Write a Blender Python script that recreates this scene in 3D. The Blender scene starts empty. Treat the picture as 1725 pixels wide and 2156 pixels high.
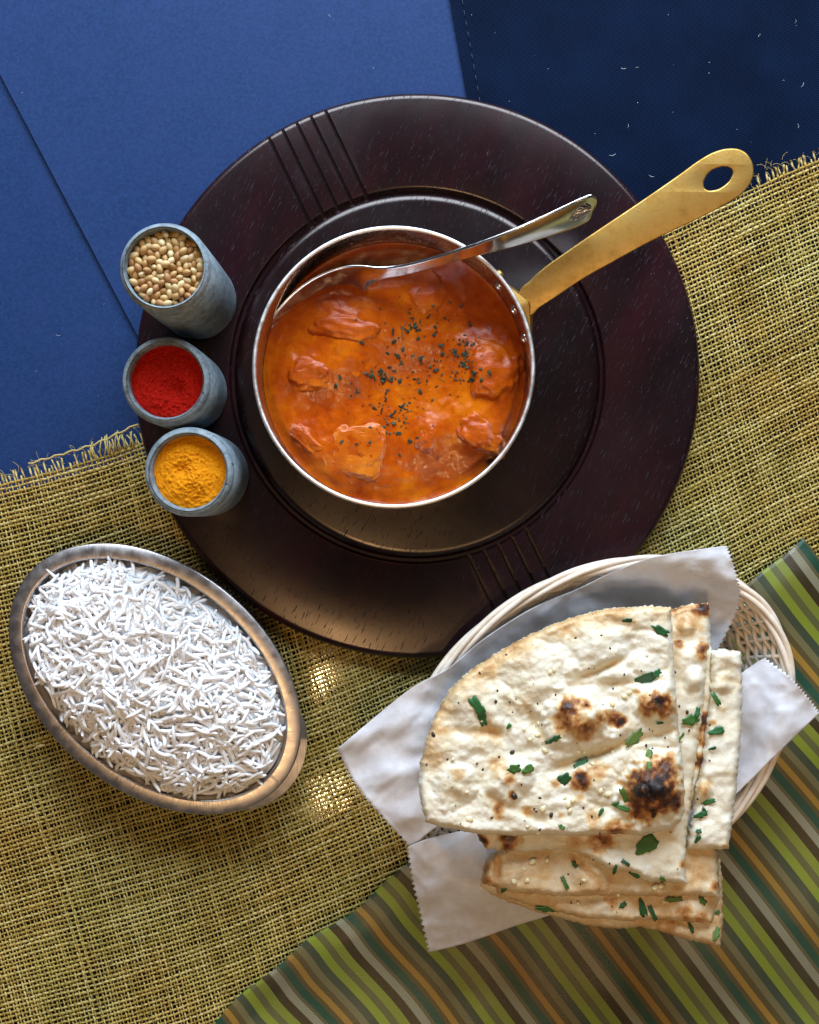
import bpy, bmesh, math, random
import numpy as np
from mathutils import Vector, Matrix, noise
from mathutils.bvhtree import BVHTree
from mathutils.geometry import delaunay_2d_cdt
random.seed(7); rng = np.random.default_rng(7)
SC = bpy.context.scene
COL = SC.collection
# ------------------------------------------------------------------ camera
H, S, CX, CY = 0.60, 0.00027, 862.5, 1078.0      # camera height; metres per unit of the 1725-wide survey grid on the table
cd = bpy.data.cameras.new("camera"); cam = bpy.data.objects.new("camera", cd); COL.objects.link(cam)
cam.location = (0, 0, H); cd.sensor_fit = 'HORIZONTAL'; cd.sensor_width = 36
cd.lens = 36 * H / (1725 * S); cd.clip_start = 0.01; cd.clip_end = 20
SC.camera = cam
# ------------------------------------------------------------------ world and lamps
w = bpy.data.worlds.new("World"); SC.world = w; w.use_nodes = True
bg = w.node_tree.nodes["Background"]; bg.inputs[0].default_value = (0.62, 0.58, 0.60, 1); bg.inputs[1].default_value = 0.09
def area(name, loc, target, sx, sy, power, col, shape='RECTANGLE'):
    l = bpy.data.lights.new(name, 'AREA'); l.shape = shape; l.size = sx; l.size_y = sy; l.energy = power; l.color = col
    o = bpy.data.objects.new(name, l); COL.objects.link(o); o.location = loc
    o.rotation_euler = (Vector(target) - Vector(loc)).to_track_quat('-Z', 'Y').to_euler(); return o
area("window_light", (0.06, 0.98, 0.60), (0, 0, 0), 1.2, 0.6, 30, (0.74, 0.86, 1.0))
area("room_lamp", (0.34, -0.50, 1.10), (0, -0.1, 0), 0.10, 0.10, 0.7, (1.0, 0.66, 0.34))
area("room_lamp", (0.14, -0.60, 1.15), (0, -0.1, 0), 0.10, 0.10, 0.8, (1.0, 0.66, 0.34))
area("pendant_bulb", (-0.173, -0.317, 1.4), (0, 0, 0), 0.04, 0.04, 1.5, (1.0, 0.62, 0.28), 'DISK')
area("pendant_bulb", (-0.146, -0.53, 1.4), (0, 0, 0), 0.07, 0.07, 2.2, (1.0, 0.64, 0.30), 'DISK')
SC.view_settings.view_transform = 'Standard'; SC.view_settings.look = 'None'
SC.view_settings.exposure = 0.28; SC.view_settings.gamma = 1.0
SC.render.engine = 'CYCLES'; SC.cycles.use_denoising = True
SC.cycles.max_bounces = 8; SC.cycles.caustics_reflective = False; SC.cycles.caustics_refractive = False

# ------------------------------------------------------------------ helpers
def P(px, py, z=0.0):
    k = S * (H - z) / H
    return ((px - CX) * k, (CY - py) * k, z)
def Pn(a):                                   # (n,3) array of survey x, y and height -> world
    a = np.asarray(a, float); k = S * (H - a[:, 2]) / H
    return np.stack([(a[:, 0] - CX) * k, (CY - a[:, 1]) * k, a[:, 2]], 1)
WORLD = {}
def fast_mesh(name, V, F, smooth=True):
    V = np.asarray(V, np.float32); me = bpy.data.meshes.new(name)
    if isinstance(F, np.ndarray):
        n = F.shape[1]; me.vertices.add(len(V)); me.vertices.foreach_set("co", V.ravel())
        me.loops.add(F.size); me.loops.foreach_set("vertex_index", F.astype(np.int32).ravel())
        me.polygons.add(len(F)); me.polygons.foreach_set("loop_start", (np.arange(len(F)) * n).astype(np.int32))
        me.update(calc_edges=True); me.validate()
    else:
        me.from_pydata([tuple(v) for v in V], [], F)
    if smooth: me.polygons.foreach_set("use_smooth", np.ones(len(me.polygons), bool))
    return me
def obj(name, V, F, mat, parent=None, origin=(0, 0, 0), smooth=True):
    o0 = np.array(parent.location if parent and parent.parent is None else origin, float)
    if parent and parent.parent is not None: o0 = np.array(parent.parent.location, float) + np.array(parent.location, float)
    me = fast_mesh(name, np.asarray(V, float) - o0, F, smooth); me.materials.append(mat)
    o = bpy.data.objects.new(name, me); COL.objects.link(o)
    if parent: o.parent = parent
    else: o.location = origin
    return o
def tag(o, label, cat, group=None):
    o["label"] = label; o["category"] = cat
    if group: o["group"] = group
    return o
def thing(name, label, cat, loc, group=None):
    o = bpy.data.objects.new(name, None); COL.objects.link(o); o.location = loc; o.empty_display_size = 0.01
    return tag(o, label, cat, group)
def attr(o, name, vals):
    a = o.data.attributes.new(name, 'FLOAT', 'POINT'); a.data.foreach_set("value", np.asarray(vals, np.float32))
def sharp(o, deg=35):
    bm = bmesh.new(); bm.from_mesh(o.data)
    for e in bm.edges:
        if len(e.link_faces) == 2 and e.calc_face_angle(0) > math.radians(deg): e.smooth = False
    bm.to_mesh(o.data); bm.free()
class MB:
    def __init__(s): s.v = []; s.f = []
    def add(s, V, F):
        n = len(s.v); s.v += [tuple(v) for v in V]; s.f += [tuple(i + n for i in f) for f in F]
    def tube(s, path, rad, sides=6, closed=False, flat=1.0, caps=True):
        pts = [Vector(p) for p in path]; n = len(pts); V = []; F = []
        for i, p in enumerate(pts):
            a = pts[(i - 1) % n] if (closed or i > 0) else p; b = pts[(i + 1) % n] if (closed or i < n - 1) else p
            t = (b - a).normalized(); side = t.cross(Vector((0, 0, 1)))
            side = side.normalized() if side.length > 1e-4 else Vector((1, 0, 0)); up = side.cross(t)
            r = rad[i] if hasattr(rad, '__len__') else rad
            for k in range(sides):
                c = 2 * math.pi * k / sides; V.append(p + side * math.cos(c) * r + up * math.sin(c) * r * flat)
        for i in range(n if closed else n - 1):
            for k in range(sides):
                F.append((i * sides + k, i * sides + (k + 1) % sides, ((i + 1) % n) * sides + (k + 1) % sides, ((i + 1) % n) * sides + k))
        if caps and not closed:
            F.append(tuple(range(sides))[::-1]); F.append(tuple((n - 1) * sides + k for k in range(sides)))
        s.add(V, F)
    def build(s, name, mat, parent=None, origin=(0, 0, 0), smooth=True): return obj(name, s.v, s.f, mat, parent, origin, smooth)
def lathe(profile, seg=96, sx=1.0, sy=1.0, rot=0.0, centre=(0, 0, 0)):
    V = []; F = []; n = len(profile)
    for i in range(seg):
        a = 2 * math.pi * i / seg; ca, sa = math.cos(a), math.sin(a)
        for r, z in profile:
            x, y = r * ca * sx, r * sa * sy
            V.append((centre[0] + x * math.cos(rot) - y * math.sin(rot), centre[1] + x * math.sin(rot) + y * math.cos(rot), centre[2] + z))
    for i in range(seg):
        j = (i + 1) % seg
        for k in range(n - 1):
            F.append((i * n + k, j * n + k, j * n + k + 1, i * n + k + 1))
    return V, F
def nz(x, y, z=0.0): return noise.noise(Vector((x, y, z)))
def fbm(x, y, z=0.0, o=4): return noise.fractal(Vector((x, y, z)), 1.0, 2.0, o)
def sm(a, b, x):
    t = np.clip((np.asarray(x, float) - a) / (b - a), 0, 1); return t * t * (3 - 2 * t)
# ------------------------------------------------------------------ materials
def nodes(name):
    m = bpy.data.materials.new(name); m.use_nodes = True; nt = m.node_tree
    return m, nt, nt.nodes["Principled BSDF"]
def N(nt, t, **kw):
    n = nt.nodes.new(t)
    for k, v in kw.items():
        if k in n.inputs: n.inputs[k].default_value = v
        else: setattr(n, k, v)
    return n
def L(nt, a, b): nt.links.new(a, b)
def ramp(nt, fac, stops, interp='LINEAR'):
    r = nt.nodes.new("ShaderNodeValToRGB"); r.color_ramp.interpolation = interp
    e = r.color_ramp.elements
    while len(e) < len(stops): e.new(0.5)
    for i, (p, c) in enumerate(stops):
        e[i].position = p; e[i].color = (c, c, c, 1) if not hasattr(c, '__len__') else (*c, 1)
    if fac is not None: L(nt, fac, r.inputs[0])
    return r
def coords(nt, scale=(1, 1, 1), rot=(0, 0, 0), out="Object"):
    tc = nt.nodes.new("ShaderNodeTexCoord"); mp = nt.nodes.new("ShaderNodeMapping")
    mp.inputs["Scale"].default_value = scale; mp.inputs["Rotation"].default_value = rot
    L(nt, tc.outputs[out], mp.inputs[0]); return mp.outputs[0]
def tex(nt, scale, detail=3, rough=0.55, vec=None, kind="ShaderNodeTexNoise"):
    n = N(nt, kind, Scale=scale)
    if kind == "ShaderNodeTexNoise": n.inputs["Detail"].default_value = detail; n.inputs["Roughness"].default_value = rough
    L(nt, vec if vec is not None else coords(nt), n.inputs["Vector"]); return n.outputs[0]
def bump(nt, bsdf, h, strength=0.3, dist=0.0005, prev=None):
    b = N(nt, "ShaderNodeBump", Strength=strength, Distance=dist); L(nt, h, b.inputs["Height"])
    if prev: L(nt, prev.outputs[0], b.inputs["Normal"])
    L(nt, b.outputs[0], bsdf.inputs["Normal"]); return b
def mixc(nt, fac, a, b, blend='MIX'):
    m = nt.nodes.new("ShaderNodeMix"); m.data_type = 'RGBA'; m.blend_type = blend
    for i, v in ((0, fac), (6, a), (7, b)):
        if hasattr(v, "links") or hasattr(v, "is_linked"): L(nt, v, m.inputs[i])
        elif i == 0: m.inputs[0].default_value = v
        else: m.inputs[i].default_value = (*v, 1)
    return m.outputs[2]
def attrn(nt, name):
    a = nt.nodes.new("ShaderNodeAttribute"); a.attribute_name = name; return a.outputs["Fac"]
def math_(nt, op, a, b=0.0):
    m = nt.nodes.new("ShaderNodeMath"); m.operation = op
    for i, v in ((0, a), (1, b)):
        if hasattr(v, "is_linked"): L(nt, v, m.inputs[i])
        else: m.inputs[i].default_value = v
    return m.outputs[0]
def objrand(nt): return nt.nodes.new("ShaderNodeObjectInfo").outputs["Random"]
def simple(name, a, b, scale, rough, metal=0.0, spec=0.5, bstr=0.0, bscale=800, bdist=0.0003, sss=0.0, coat=0.0, detail=4):
    m, nt, p = nodes(name)
    L(nt, mixc(nt, ramp(nt, tex(nt, scale, detail), [(0.3, 0.0), (0.7, 1.0)]).outputs[0], a, b), p.inputs["Base Color"])
    p.inputs["Roughness"].default_value = rough; p.inputs["Metallic"].default_value = metal; p.inputs["Specular IOR Level"].default_value = spec
    p.inputs["Coat Weight"].default_value = coat; p.inputs["Coat Roughness"].default_value = 0.12
    if sss: p.inputs["Subsurface Weight"].default_value = sss; p.inputs["Subsurface Radius"].default_value = (0.003, 0.002, 0.0012); p.inputs["Subsurface Scale"].default_value = 1.0
    if bstr: bump(nt, p, tex(nt, bscale, 4), bstr, bdist)
    return m
M_table = simple("tabletop_lacquer", (0.020, 0.018, 0.016), (0.028, 0.024, 0.02), 30, 0.07)
def m_card():
    m, nt, p = nodes("blue_card")
    c = ramp(nt, tex(nt, 520, 6, 0.75), [(0.40, (0.006, 0.025, 0.092)), (0.60, (0.0110, 0.038, 0.128))])
    c2 = mixc(nt, ramp(nt, tex(nt, 40, 3), [(0.35, 0.0), (0.75, 0.35)]).outputs[0], c.outputs[0], (0.015, 0.034, 0.130))
    L(nt, c2, p.inputs["Base Color"]); p.inputs["Roughness"].default_value = 0.65; p.inputs["Specular IOR Level"].default_value = 0.14
    bump(nt, p, tex(nt, 1500, 4), 0.25, 0.0002); return m
M_card = m_card()
def m_navy():
    m, nt, p = nodes("navy_twill")
    c = mixc(nt, ramp(nt, tex(nt, 25, 4), [(0.35, 0.0), (0.7, 1.0)]).outputs[0], (0.0012, 0.0052, 0.019), (0.0020, 0.0082, 0.029))
    L(nt, c, p.inputs["Base Color"]); p.inputs["Roughness"].default_value = 0.75; p.inputs["Specular IOR Level"].default_value = 0.04
    p.inputs["Sheen Weight"].default_value = 0.0; p.inputs["Sheen Tint"].default_value = (0.4, 0.6, 1, 1)
    wv = N(nt, "ShaderNodeTexWave", Scale=260.0, Distortion=0.6); L(nt, coords(nt, rot=(0, 0, 1.2)), wv.inputs["Vector"])
    b = bump(nt, p, wv.outputs[1], 0.5, 0.0003); bump(nt, p, tex(nt, 1800, 2), 0.4, 0.0002, b); return m
M_navy = m_navy()
def m_wood(name="dark_stained_wood", dk=1.0):
    m, nt, p = nodes(name)
    g = coords(nt, (1, 1, 1), (0, 0, math.radians(-64.5)))            # grain runs along x after this turn
    def st(sx, sy, sc, d=3):
        mp = nt.nodes.new("ShaderNodeMapping"); mp.vector_type = 'TEXTURE' if False else 'POINT'
        mp.inputs["Scale"].default_value = (sx, sy, 1); L(nt, WR, mp.inputs[0]); return tex(nt, sc, d, 0.55, mp.outputs[0])
    WR = g
    broad = st(6, 40, 1.0); fine = st(40, 700, 1.0, 4)
    c = mixc(nt, ramp(nt, broad, [(0.35, 0.0), (0.7, 1.0)]).outputs[0], (0.006 * dk, 0.0022 * dk, 0.0042 * dk), (0.023 * dk, 0.0034 * dk, 0.0068 * dk))
    c = mixc(nt, ramp(nt, fine, [(0.3, 0.0), (0.7, 0.5)]).outputs[0], c, (0.008, 0.004, 0.0045))
    pore = st(120, 1400, 1.0, 2); pm = ramp(nt, pore, [(0.645, 0.0), (0.69, 1.0)])
    c = mixc(nt, pm.outputs[0], c, (0.030, 0.029, 0.040))
    L(nt, c, p.inputs["Base Color"]); p.inputs["Specular IOR Level"].default_value = 0.5
    r = ramp(nt, tex(nt, 22, 4), [(0.3, 0.21), (0.7, 0.29)]); L(nt, r.outputs[0], p.inputs["Roughness"])
    inv = math_(nt, 'SUBTRACT', 1.0, pm.outputs[0])
    b = bump(nt, p, tex(nt, 1500, 3, 0.6), 0.07, 0.0003)
    bump(nt, p, inv, 0.5, 0.0007, b); L(nt, math_(nt, "MULTIPLY", inv, 0.5), p.inputs["Specular IOR Level"]); p.inputs["Specular Tint"].default_value = (1, 0.88, 0.82, 1); return m
M_wood = m_wood(); M_wood2 = m_wood("near_black_wood", 0.45)
def m_burlap():
    m, nt, p = nodes("jute_thread")
    t = attrn(nt, "tint"); patch = tex(nt, 9, 3)
    olive = ramp(nt, t, [(0.0, (0.25, 0.195, 0.038)), (0.5, (0.44, 0.36, 0.095)), (1.0, (0.60, 0.53, 0.22))])
    ochre = ramp(nt, t, [(0.0, (0.27, 0.15, 0.026)), (0.5, (0.48, 0.295, 0.060)), (1.0, (0.62, 0.46, 0.16))])
    c = mixc(nt, ramp(nt, patch, [(0.42, 0.0), (0.68, 1.0)]).outputs[0], olive.outputs[0], ochre.outputs[0])
    c = mixc(nt, ramp(nt, tex(nt, 1300, 3), [(0.25, 0.55), (0.6, 0.0)]).outputs[0], c, (0.12, 0.085, 0.02))
    L(nt, c, p.inputs["Base Color"]); p.inputs["Roughness"].default_value = 0.7; p.inputs["Specular IOR Level"].default_value = 0.3
    bump(nt, p, tex(nt, 2600, 2), 0.6, 0.0003); return m
M_jute = m_burlap()
def m_stripes():
    m, nt, p = nodes("striped_silk_cotton")
    uv = nt.nodes.new("ShaderNodeTexCoord"); sep = nt.nodes.new("ShaderNodeSeparateXYZ"); L(nt, uv.outputs["UV"], sep.inputs[0])
    fr = math_(nt, 'FRACT', sep.outputs[0])
    DG = (0.008, 0.052, 0.030); WG = (0.24, 0.235, 0.16); GB = (0.09, 0.08, 0.035); DB = (0.032, 0.022, 0.006)
    LG = (0.18, 0.22, 0.022); OG = (0.085, 0.09, 0.03); BG = (0.17, 0.22, 0.018); TG = (0.035, 0.05, 0.028); GL = (0.14, 0.125, 0.055); BR = (0.075, 0.055, 0.016); MU = (0.28, 0.155, 0.02)
    st = [(0.0, DG), (0.09, GB), (0.13, WG), (0.23, DB), (0.335, LG), (0.435, OG), (0.52, BG), (0.625, TG), (0.715, GL), (0.80, BR), (0.87, MU), (0.945, BR)]
    c = ramp(nt, fr, st, 'CONSTANT')
    lined = ramp(nt, fr, [(0.0, 0.0), (0.13, 1.0), (0.23, 0.0), (0.335, 0.8), (0.435, 0.0), (0.715, 0.7), (0.80, 0.0), (0.87, 0.5), (0.945, 0.0)], 'CONSTANT')
    ln = ramp(nt, math_(nt, 'FRACT', math_(nt, 'MULTIPLY', fr, 46.0)), [(0.0, 0.0), (0.25, 1.0), (0.5, 0.0)])
    c2 = mixc(nt, math_(nt, 'MULTIPLY', math_(nt, 'MULTIPLY', lined.outputs[0], ln.outputs[0]), 0.8), c.outputs[0], (0.05, 0.045, 0.015))
    c3 = mixc(nt, ramp(nt, tex(nt, 26, 3), [(0.5, 0.0), (0.8, 0.2)]).outputs[0], c2, (0.14, 0.13, 0.08))
    L(nt, c3, p.inputs["Base Color"]); p.inputs["Roughness"].default_value = 0.42; p.inputs["Specular IOR Level"].default_value = 0.4
    p.inputs["Sheen Weight"].default_value = 0.05
    wv = N(nt, "ShaderNodeTexWave", Scale=300.0, Distortion=0.8); L(nt, coords(nt, rot=(0, 0, 0.69)), wv.inputs["Vector"])
    b0 = bump(nt, p, wv.outputs[1], 0.14, 0.0003); bump(nt, p, tex(nt, 1400, 2), 0.5, 0.0004, b0); return m
M_stripe = m_stripes()
def m_metal(name, col, rough, sc, bs, uvbrush=None):
    m, nt, p = nodes(name); p.inputs["Metallic"].default_value = 1.0
    c = mixc(nt, ramp(nt, tex(nt, sc, 5, 0.65), [(0.35, 0.0), (0.7, 1.0)]).outputs[0], col, tuple(x * 0.84 for x in col))
    L(nt, c, p.inputs["Base Color"])
    L(nt, ramp(nt, tex(nt, sc * 2.3, 4), [(0.3, rough * 0.8), (0.7, rough * 1.3)]).outputs[0], p.inputs["Roughness"])
    if uvbrush: h = tex(nt, 1.0, 2, 0.5, coords(nt, uvbrush, out="UV"))
    else: h = tex(nt, sc * 5, 4)
    bump(nt, p, h, bs, 0.0003); return m
M_steel = m_metal("brushed_steel", (0.62, 0.60, 0.58), 0.26, 120, 0.12)
M_dish = m_metal("brushed_dish_steel", (0.56, 0.52, 0.51), 0.36, 90, 0.35, (900, 6, 1))
M_rim = m_metal("satin_steel_edge", (0.85, 0.84, 0.83), 0.45, 120, 0.1)
M_spoon = m_metal("polished_steel", (0.62, 0.62, 0.64), 0.12, 60, 0.02)
def m_brass():
    m, nt, p = nodes("worn_brass"); p.inputs["Metallic"].default_value = 1.0
    a = tex(nt, 130, 6, 0.7); b = tex(nt, 700, 4)
    c = ramp(nt, a, [(0.25, (0.29, 0.150, 0.033)), (0.5, (0.49, 0.30, 0.080)), (0.75, (0.64, 0.43, 0.14))])
    c = mixc(nt, ramp(nt, b, [(0.60, 0.0), (0.75, 0.55)]).outputs[0], c.outputs[0], (0.30, 0.15, 0.03))
    L(nt, c, p.inputs["Base Color"]); L(nt, ramp(nt, a, [(0.3, 0.55), (0.7, 0.40)]).outputs[0], p.inputs["Roughness"])
    bump(nt, p, b, 0.15, 0.0003); return m
M_brass = m_brass()
M_copper = m_metal("copper_skin", (0.65, 0.30, 0.16), 0.3, 100, 0.1)
def m_sauce(name, c0, c1, c2, bs):
    m, nt, p = nodes(name)
    a = tex(nt, 34, 6, 0.72); c = ramp(nt, a, [(0.32, c0), (0.5, c1), (0.66, c2)])
    spk = ramp(nt, tex(nt, 650, 3), [(0.66, 0.0), (0.72, 0.55)])
    c = mixc(nt, spk.outputs[0], c.outputs[0], (0.16, 0.022, 0.004))
    L(nt, c, p.inputs["Base Color"]); p.inputs["Roughness"].default_value = 0.19; p.inputs["Specular IOR Level"].default_value = 0.30
    p.inputs["Subsurface Weight"].default_value = 0.05; p.inputs["Subsurface Radius"].default_value = (0.004, 0.0015, 0.0006); p.inputs["Subsurface Scale"].default_value = 1.0
    p.inputs["Coat Weight"].default_value = 0.12; p.inputs["Coat Roughness"].default_value = 0.12
    b = bump(nt, p, tex(nt, 260, 4), bs, 0.0012)
    b = bump(nt, p, tex(nt, 800, 5, 0.75), bs * 1.3, 0.0009, b)
    if bs > 0.2:
        fb = tex(nt, 1.0, 4, 0.6, coords(nt, (120, 700, 300), (0, 0, 0.5))); bump(nt, p, fb, 0.3, 0.0009, b)
    return m
M_sauce = m_sauce("curry_sauce", (0.27, 0.028, 0.0008), (0.46, 0.076, 0.0012), (0.60, 0.150, 0.002), 0.16)
M_chunk = m_sauce("sauced_chicken", (0.30, 0.034, 0.0008), (0.49, 0.085, 0.0012), (0.62, 0.155, 0.003), 0.22)
M_pale = m_sauce("pale_sauced_chicken", (0.42, 0.068, 0.001), (0.55, 0.118, 0.003), (0.64, 0.20, 0.014), 0.22)
M_herb = simple("dried_herb", (0.006, 0.016, 0.005), (0.024, 0.046, 0.014), 300, 0.6)
M_stalk = simple("dried_stalk", (0.16, 0.10, 0.03), (0.25, 0.16, 0.05), 300, 0.6)
def m_rice():
    m, nt, p = nodes("boiled_rice"); r = objrand(nt)
    L(nt, mixc(nt, r, (0.88, 0.885, 0.90), (0.94, 0.94, 0.95)), p.inputs["Base Color"]); p.inputs["Roughness"].default_value = 0.38
    p.inputs["Subsurface Weight"].default_value = 0.35; p.inputs["Subsurface Radius"].default_value = (0.0022, 0.0021, 0.0020); p.inputs["Subsurface Scale"].default_value = 1.0
    return m
M_rice = m_rice()
def m_stone():
    m, nt, p = nodes("grey_soapstone")
    a = tex(nt, 70, 6, 0.7); c = ramp(nt, a, [(0.25, (0.085, 0.12, 0.15)), (0.5, (0.20, 0.255, 0.295)), (0.8, (0.36, 0.41, 0.43))])
    sc = ramp(nt, tex(nt, 260, 5, 0.75), [(0.38, 0.8), (0.52, 0.0)])
    c = mixc(nt, sc.outputs[0], c.outputs[0], (0.09, 0.115, 0.135))
    dk = ramp(nt, tex(nt, 1.0, 3, 0.5, coords(nt, (170, 170, 60))), [(0.70, 0.0), (0.74, 1.0)])
    c = mixc(nt, dk.outputs[0], c, (0.03, 0.035, 0.04))
    L(nt, c, p.inputs["Base Color"]); p.inputs["Roughness"].default_value = 0.5; p.inputs["Specular IOR Level"].default_value = 0.45
    bump(nt, p, tex(nt, 420, 5), 0.4, 0.0007); return m
M_stone = m_stone()
def m_seed():
    m, nt, p = nodes("coriander_husk")
    c = ramp(nt, objrand(nt), [(0.0, (0.30, 0.14, 0.05)), (0.3, (0.46, 0.27, 0.10)), (0.65, (0.56, 0.40, 0.17)), (1.0, (0.70, 0.60, 0.35))])
    st = ramp(nt, tex(nt, 700, 3), [(0.3, 0.45), (0.6, 0.0)]); c = mixc(nt, st.outputs[0], c.outputs[0], (0.28, 0.13, 0.04))
    L(nt, c, p.inputs["Base Color"]); p.inputs["Roughness"].default_value = 0.5; return m
M_seed = m_seed()
def m_powder(name, a, b, c3):
    m, nt, p = nodes(name); n = tex(nt, 900, 6, 0.75)
    c = ramp(nt, n, [(0.3, a), (0.5, b), (0.75, c3)]); L(nt, c.outputs[0], p.inputs["Base Color"])
    p.inputs["Roughness"].default_value = 0.95; p.inputs["Specular IOR Level"].default_value = 0.1
    b1 = bump(nt, p, tex(nt, 500, 5, 0.7), 0.7, 0.0015); bump(nt, p, tex(nt, 1800, 3), 0.6, 0.0007, b1); return m
M_chilli = m_powder("chilli_powder_grain", (0.20, 0.003, 0.002), (0.42, 0.008, 0.004), (0.52, 0.030, 0.012))
M_turm = m_powder("turmeric_powder_grain", (0.55, 0.16, 0.003), (0.72, 0.265, 0.005), (0.80, 0.34, 0.012))
M_cane = simple("pale_cane", (0.72, 0.60, 0.46), (0.80, 0.72, 0.60), 160, 0.5, bstr=0.25, bscale=1.0)
M_cane = simple("pale_cane", (0.66, 0.54, 0.41), (0.80, 0.73, 0.63), 140, 0.5, bstr=0.3, bscale=900)
def m_paper():
    m, nt, p = nodes("waxed_paper")
    n = tex(nt, 300, 6, 0.7); c = ramp(nt, n, [(0.3, (0.72, 0.73, 0.78)), (0.7, (0.86, 0.87, 0.93))]); L(nt, c.outputs[0], p.inputs["Base Color"])
    p.inputs["Roughness"].default_value = 0.42; p.inputs["Specular IOR Level"].default_value = 0.4
    b = bump(nt, p, tex(nt, 500, 4), 0.2, 0.0004)
    tr = N(nt, "ShaderNodeBsdfTranslucent"); tr.inputs[0].default_value = (0.88, 0.84, 0.82, 1)
    tp = N(nt, "ShaderNodeBsdfTransparent")
    m1 = nt.nodes.new("ShaderNodeMixShader"); m1.inputs[0].default_value = 0.26; L(nt, p.outputs[0], m1.inputs[1]); L(nt, tr.outputs[0], m1.inputs[2])
    m2 = nt.nodes.new("ShaderNodeMixShader"); m2.inputs[0].default_value = 0.20; L(nt, m1.outputs[0], m2.inputs[1]); L(nt, tp.outputs[0], m2.inputs[2])
    L(nt, m2.outputs[0], nt.nodes["Material Output"].inputs[0]); return m
M_paper = m_paper()
def m_naan():
    m, nt, p = nodes("baked_naan")
    ch = attrn(nt, "char"); n1 = tex(nt, 330, 6, 0.72); n2 = tex(nt, 55, 4)  # char attribute: real char plus the painted shade of the lower layers
    v = math_(nt, 'ADD', ch, math_(nt, 'MULTIPLY', math_(nt, 'SUBTRACT', n1, 0.5), math_(nt, 'MULTIPLY', ch, 1.5)))
    v = math_(nt, 'ADD', v, math_(nt, 'MULTIPLY', math_(nt, 'SUBTRACT', n2, 0.50), 0.13))
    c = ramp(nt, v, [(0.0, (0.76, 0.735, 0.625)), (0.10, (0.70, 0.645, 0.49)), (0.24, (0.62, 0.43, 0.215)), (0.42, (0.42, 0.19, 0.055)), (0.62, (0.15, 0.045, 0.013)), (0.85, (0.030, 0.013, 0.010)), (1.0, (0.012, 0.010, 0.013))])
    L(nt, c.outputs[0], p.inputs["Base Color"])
    L(nt, ramp(nt, tex(nt, 90, 4), [(0.38, 0.24), (0.6, 0.65)]).outputs[0], p.inputs["Roughness"])
    p.inputs["Specular IOR Level"].default_value = 0.42
    p.inputs["Subsurface Weight"].default_value = 0.10; p.inputs["Subsurface Radius"].default_value = (0.003, 0.002, 0.001); p.inputs["Subsurface Scale"].default_value = 1.0
    b = bump(nt, p, tex(nt, 300, 5, 0.65), 0.22, 0.0012); bump(nt, p, tex(nt, 1300, 3), 0.35, 0.0005, b); return m
M_naan = m_naan()
def m_leaf():
    m, nt, p = nodes("coriander_leaf_green")
    c = ramp(nt, objrand(nt), [(0.0, (0.010, 0.075, 0.022)), (0.6, (0.022, 0.150, 0.042)), (0.9, (0.07, 0.20, 0.03)), (1.0, (0.16, 0.25, 0.05))])
    c = mixc(nt, ramp(nt, tex(nt, 900, 3), [(0.35, 0.6), (0.6, 0.0)]).outputs[0], c.outputs[0], (0.008, 0.045, 0.015))
    L(nt, c, p.inputs["Base Color"]); p.inputs["Roughness"].default_value = 0.3
    bump(nt, p, tex(nt, 800, 3), 0.4, 0.0005); return m
M_leaf = m_leaf()
M_garlic = simple("cooked_garlic", (0.70, 0.60, 0.34), (0.80, 0.73, 0.50), 400, 0.3, sss=0.2, coat=0.3)
M_black = simple("burnt_crumb", (0.012, 0.010, 0.010), (0.05, 0.025, 0.012), 600, 0.5)
M_lint = simple("white_lint", (0.55, 0.58, 0.62), (0.75, 0.76, 0.78), 500, 0.8)
M_straw = simple("straw_chip", (0.60, 0.50, 0.26), (0.72, 0.63, 0.40), 500, 0.6)

# ------------------------------------------------------------------ the table and what covers it
def box(x0, x1, y0, y1, z0, z1):
    V = [(x, y, z) for z in (z0, z1) for y in (y0, y1) for x in (x0, x1)]
    return V, [(0, 2, 3, 1), (4, 5, 7, 6), (0, 1, 5, 4), (2, 6, 7, 3), (0, 4, 6, 2), (1, 3, 7, 5)]
V, F = box(-0.55, 0.55, -0.60, 0.60, -0.03, 0.0)
tt = obj("tabletop", V, F, M_table, smooth=False); tt["kind"] = "structure"
def sheet(name, corners, z, th, mat, label, cat, curl=None, nx=60, ny=60):
    c = [Vector((*P(x, y, 0)[:2], 0)) for x, y in corners]      # tl, tr, br, bl
    V = []; zs = []
    for j in range(ny + 1):
        for i in range(nx + 1):
            u, v = i / nx, j / ny
            p = (c[0] * (1 - u) + c[1] * u) * (1 - v) + (c[3] * (1 - u) + c[2] * u) * v
            zz = z + (curl(u, v, p) if curl else 0); V.append((p.x, p.y, zz))
    n = len(V); V2 = V + [(x, y, q - th) for x, y, q in V]; W = nx + 1; F = []
    for j in range(ny):
        for i in range(nx):
            a = j * W + i; F.append((a, a + W, a + W + 1, a + 1)); F.append((n + a, n + a + 1, n + a + W + 1, n + a + W))
    ring = [i for i in range(W)] + [j * W + nx for j in range(1, ny + 1)] + [ny * W + i for i in range(nx - 1, -1, -1)] + [j * W for j in range(ny - 1, 0, -1)]
    for k in range(len(ring)):
        a, b = ring[k], ring[(k + 1) % len(ring)]; F.append((a, b, n + b, n + a))
    org = V[0]
    o = obj(name, V2, F, mat, origin=(org[0], org[1], 0)); sharp(o, 50); WORLD[o] = (V2, F); return tag(o, label, cat)
sheet("card_sheet", [(-700, -200), (330, -200), (420, 930), (-500, 1190)], 0.0012, 0.0004, M_card, "dark blue card sheet at the left edge, tucked under the larger sheet", "card sheet")
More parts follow.
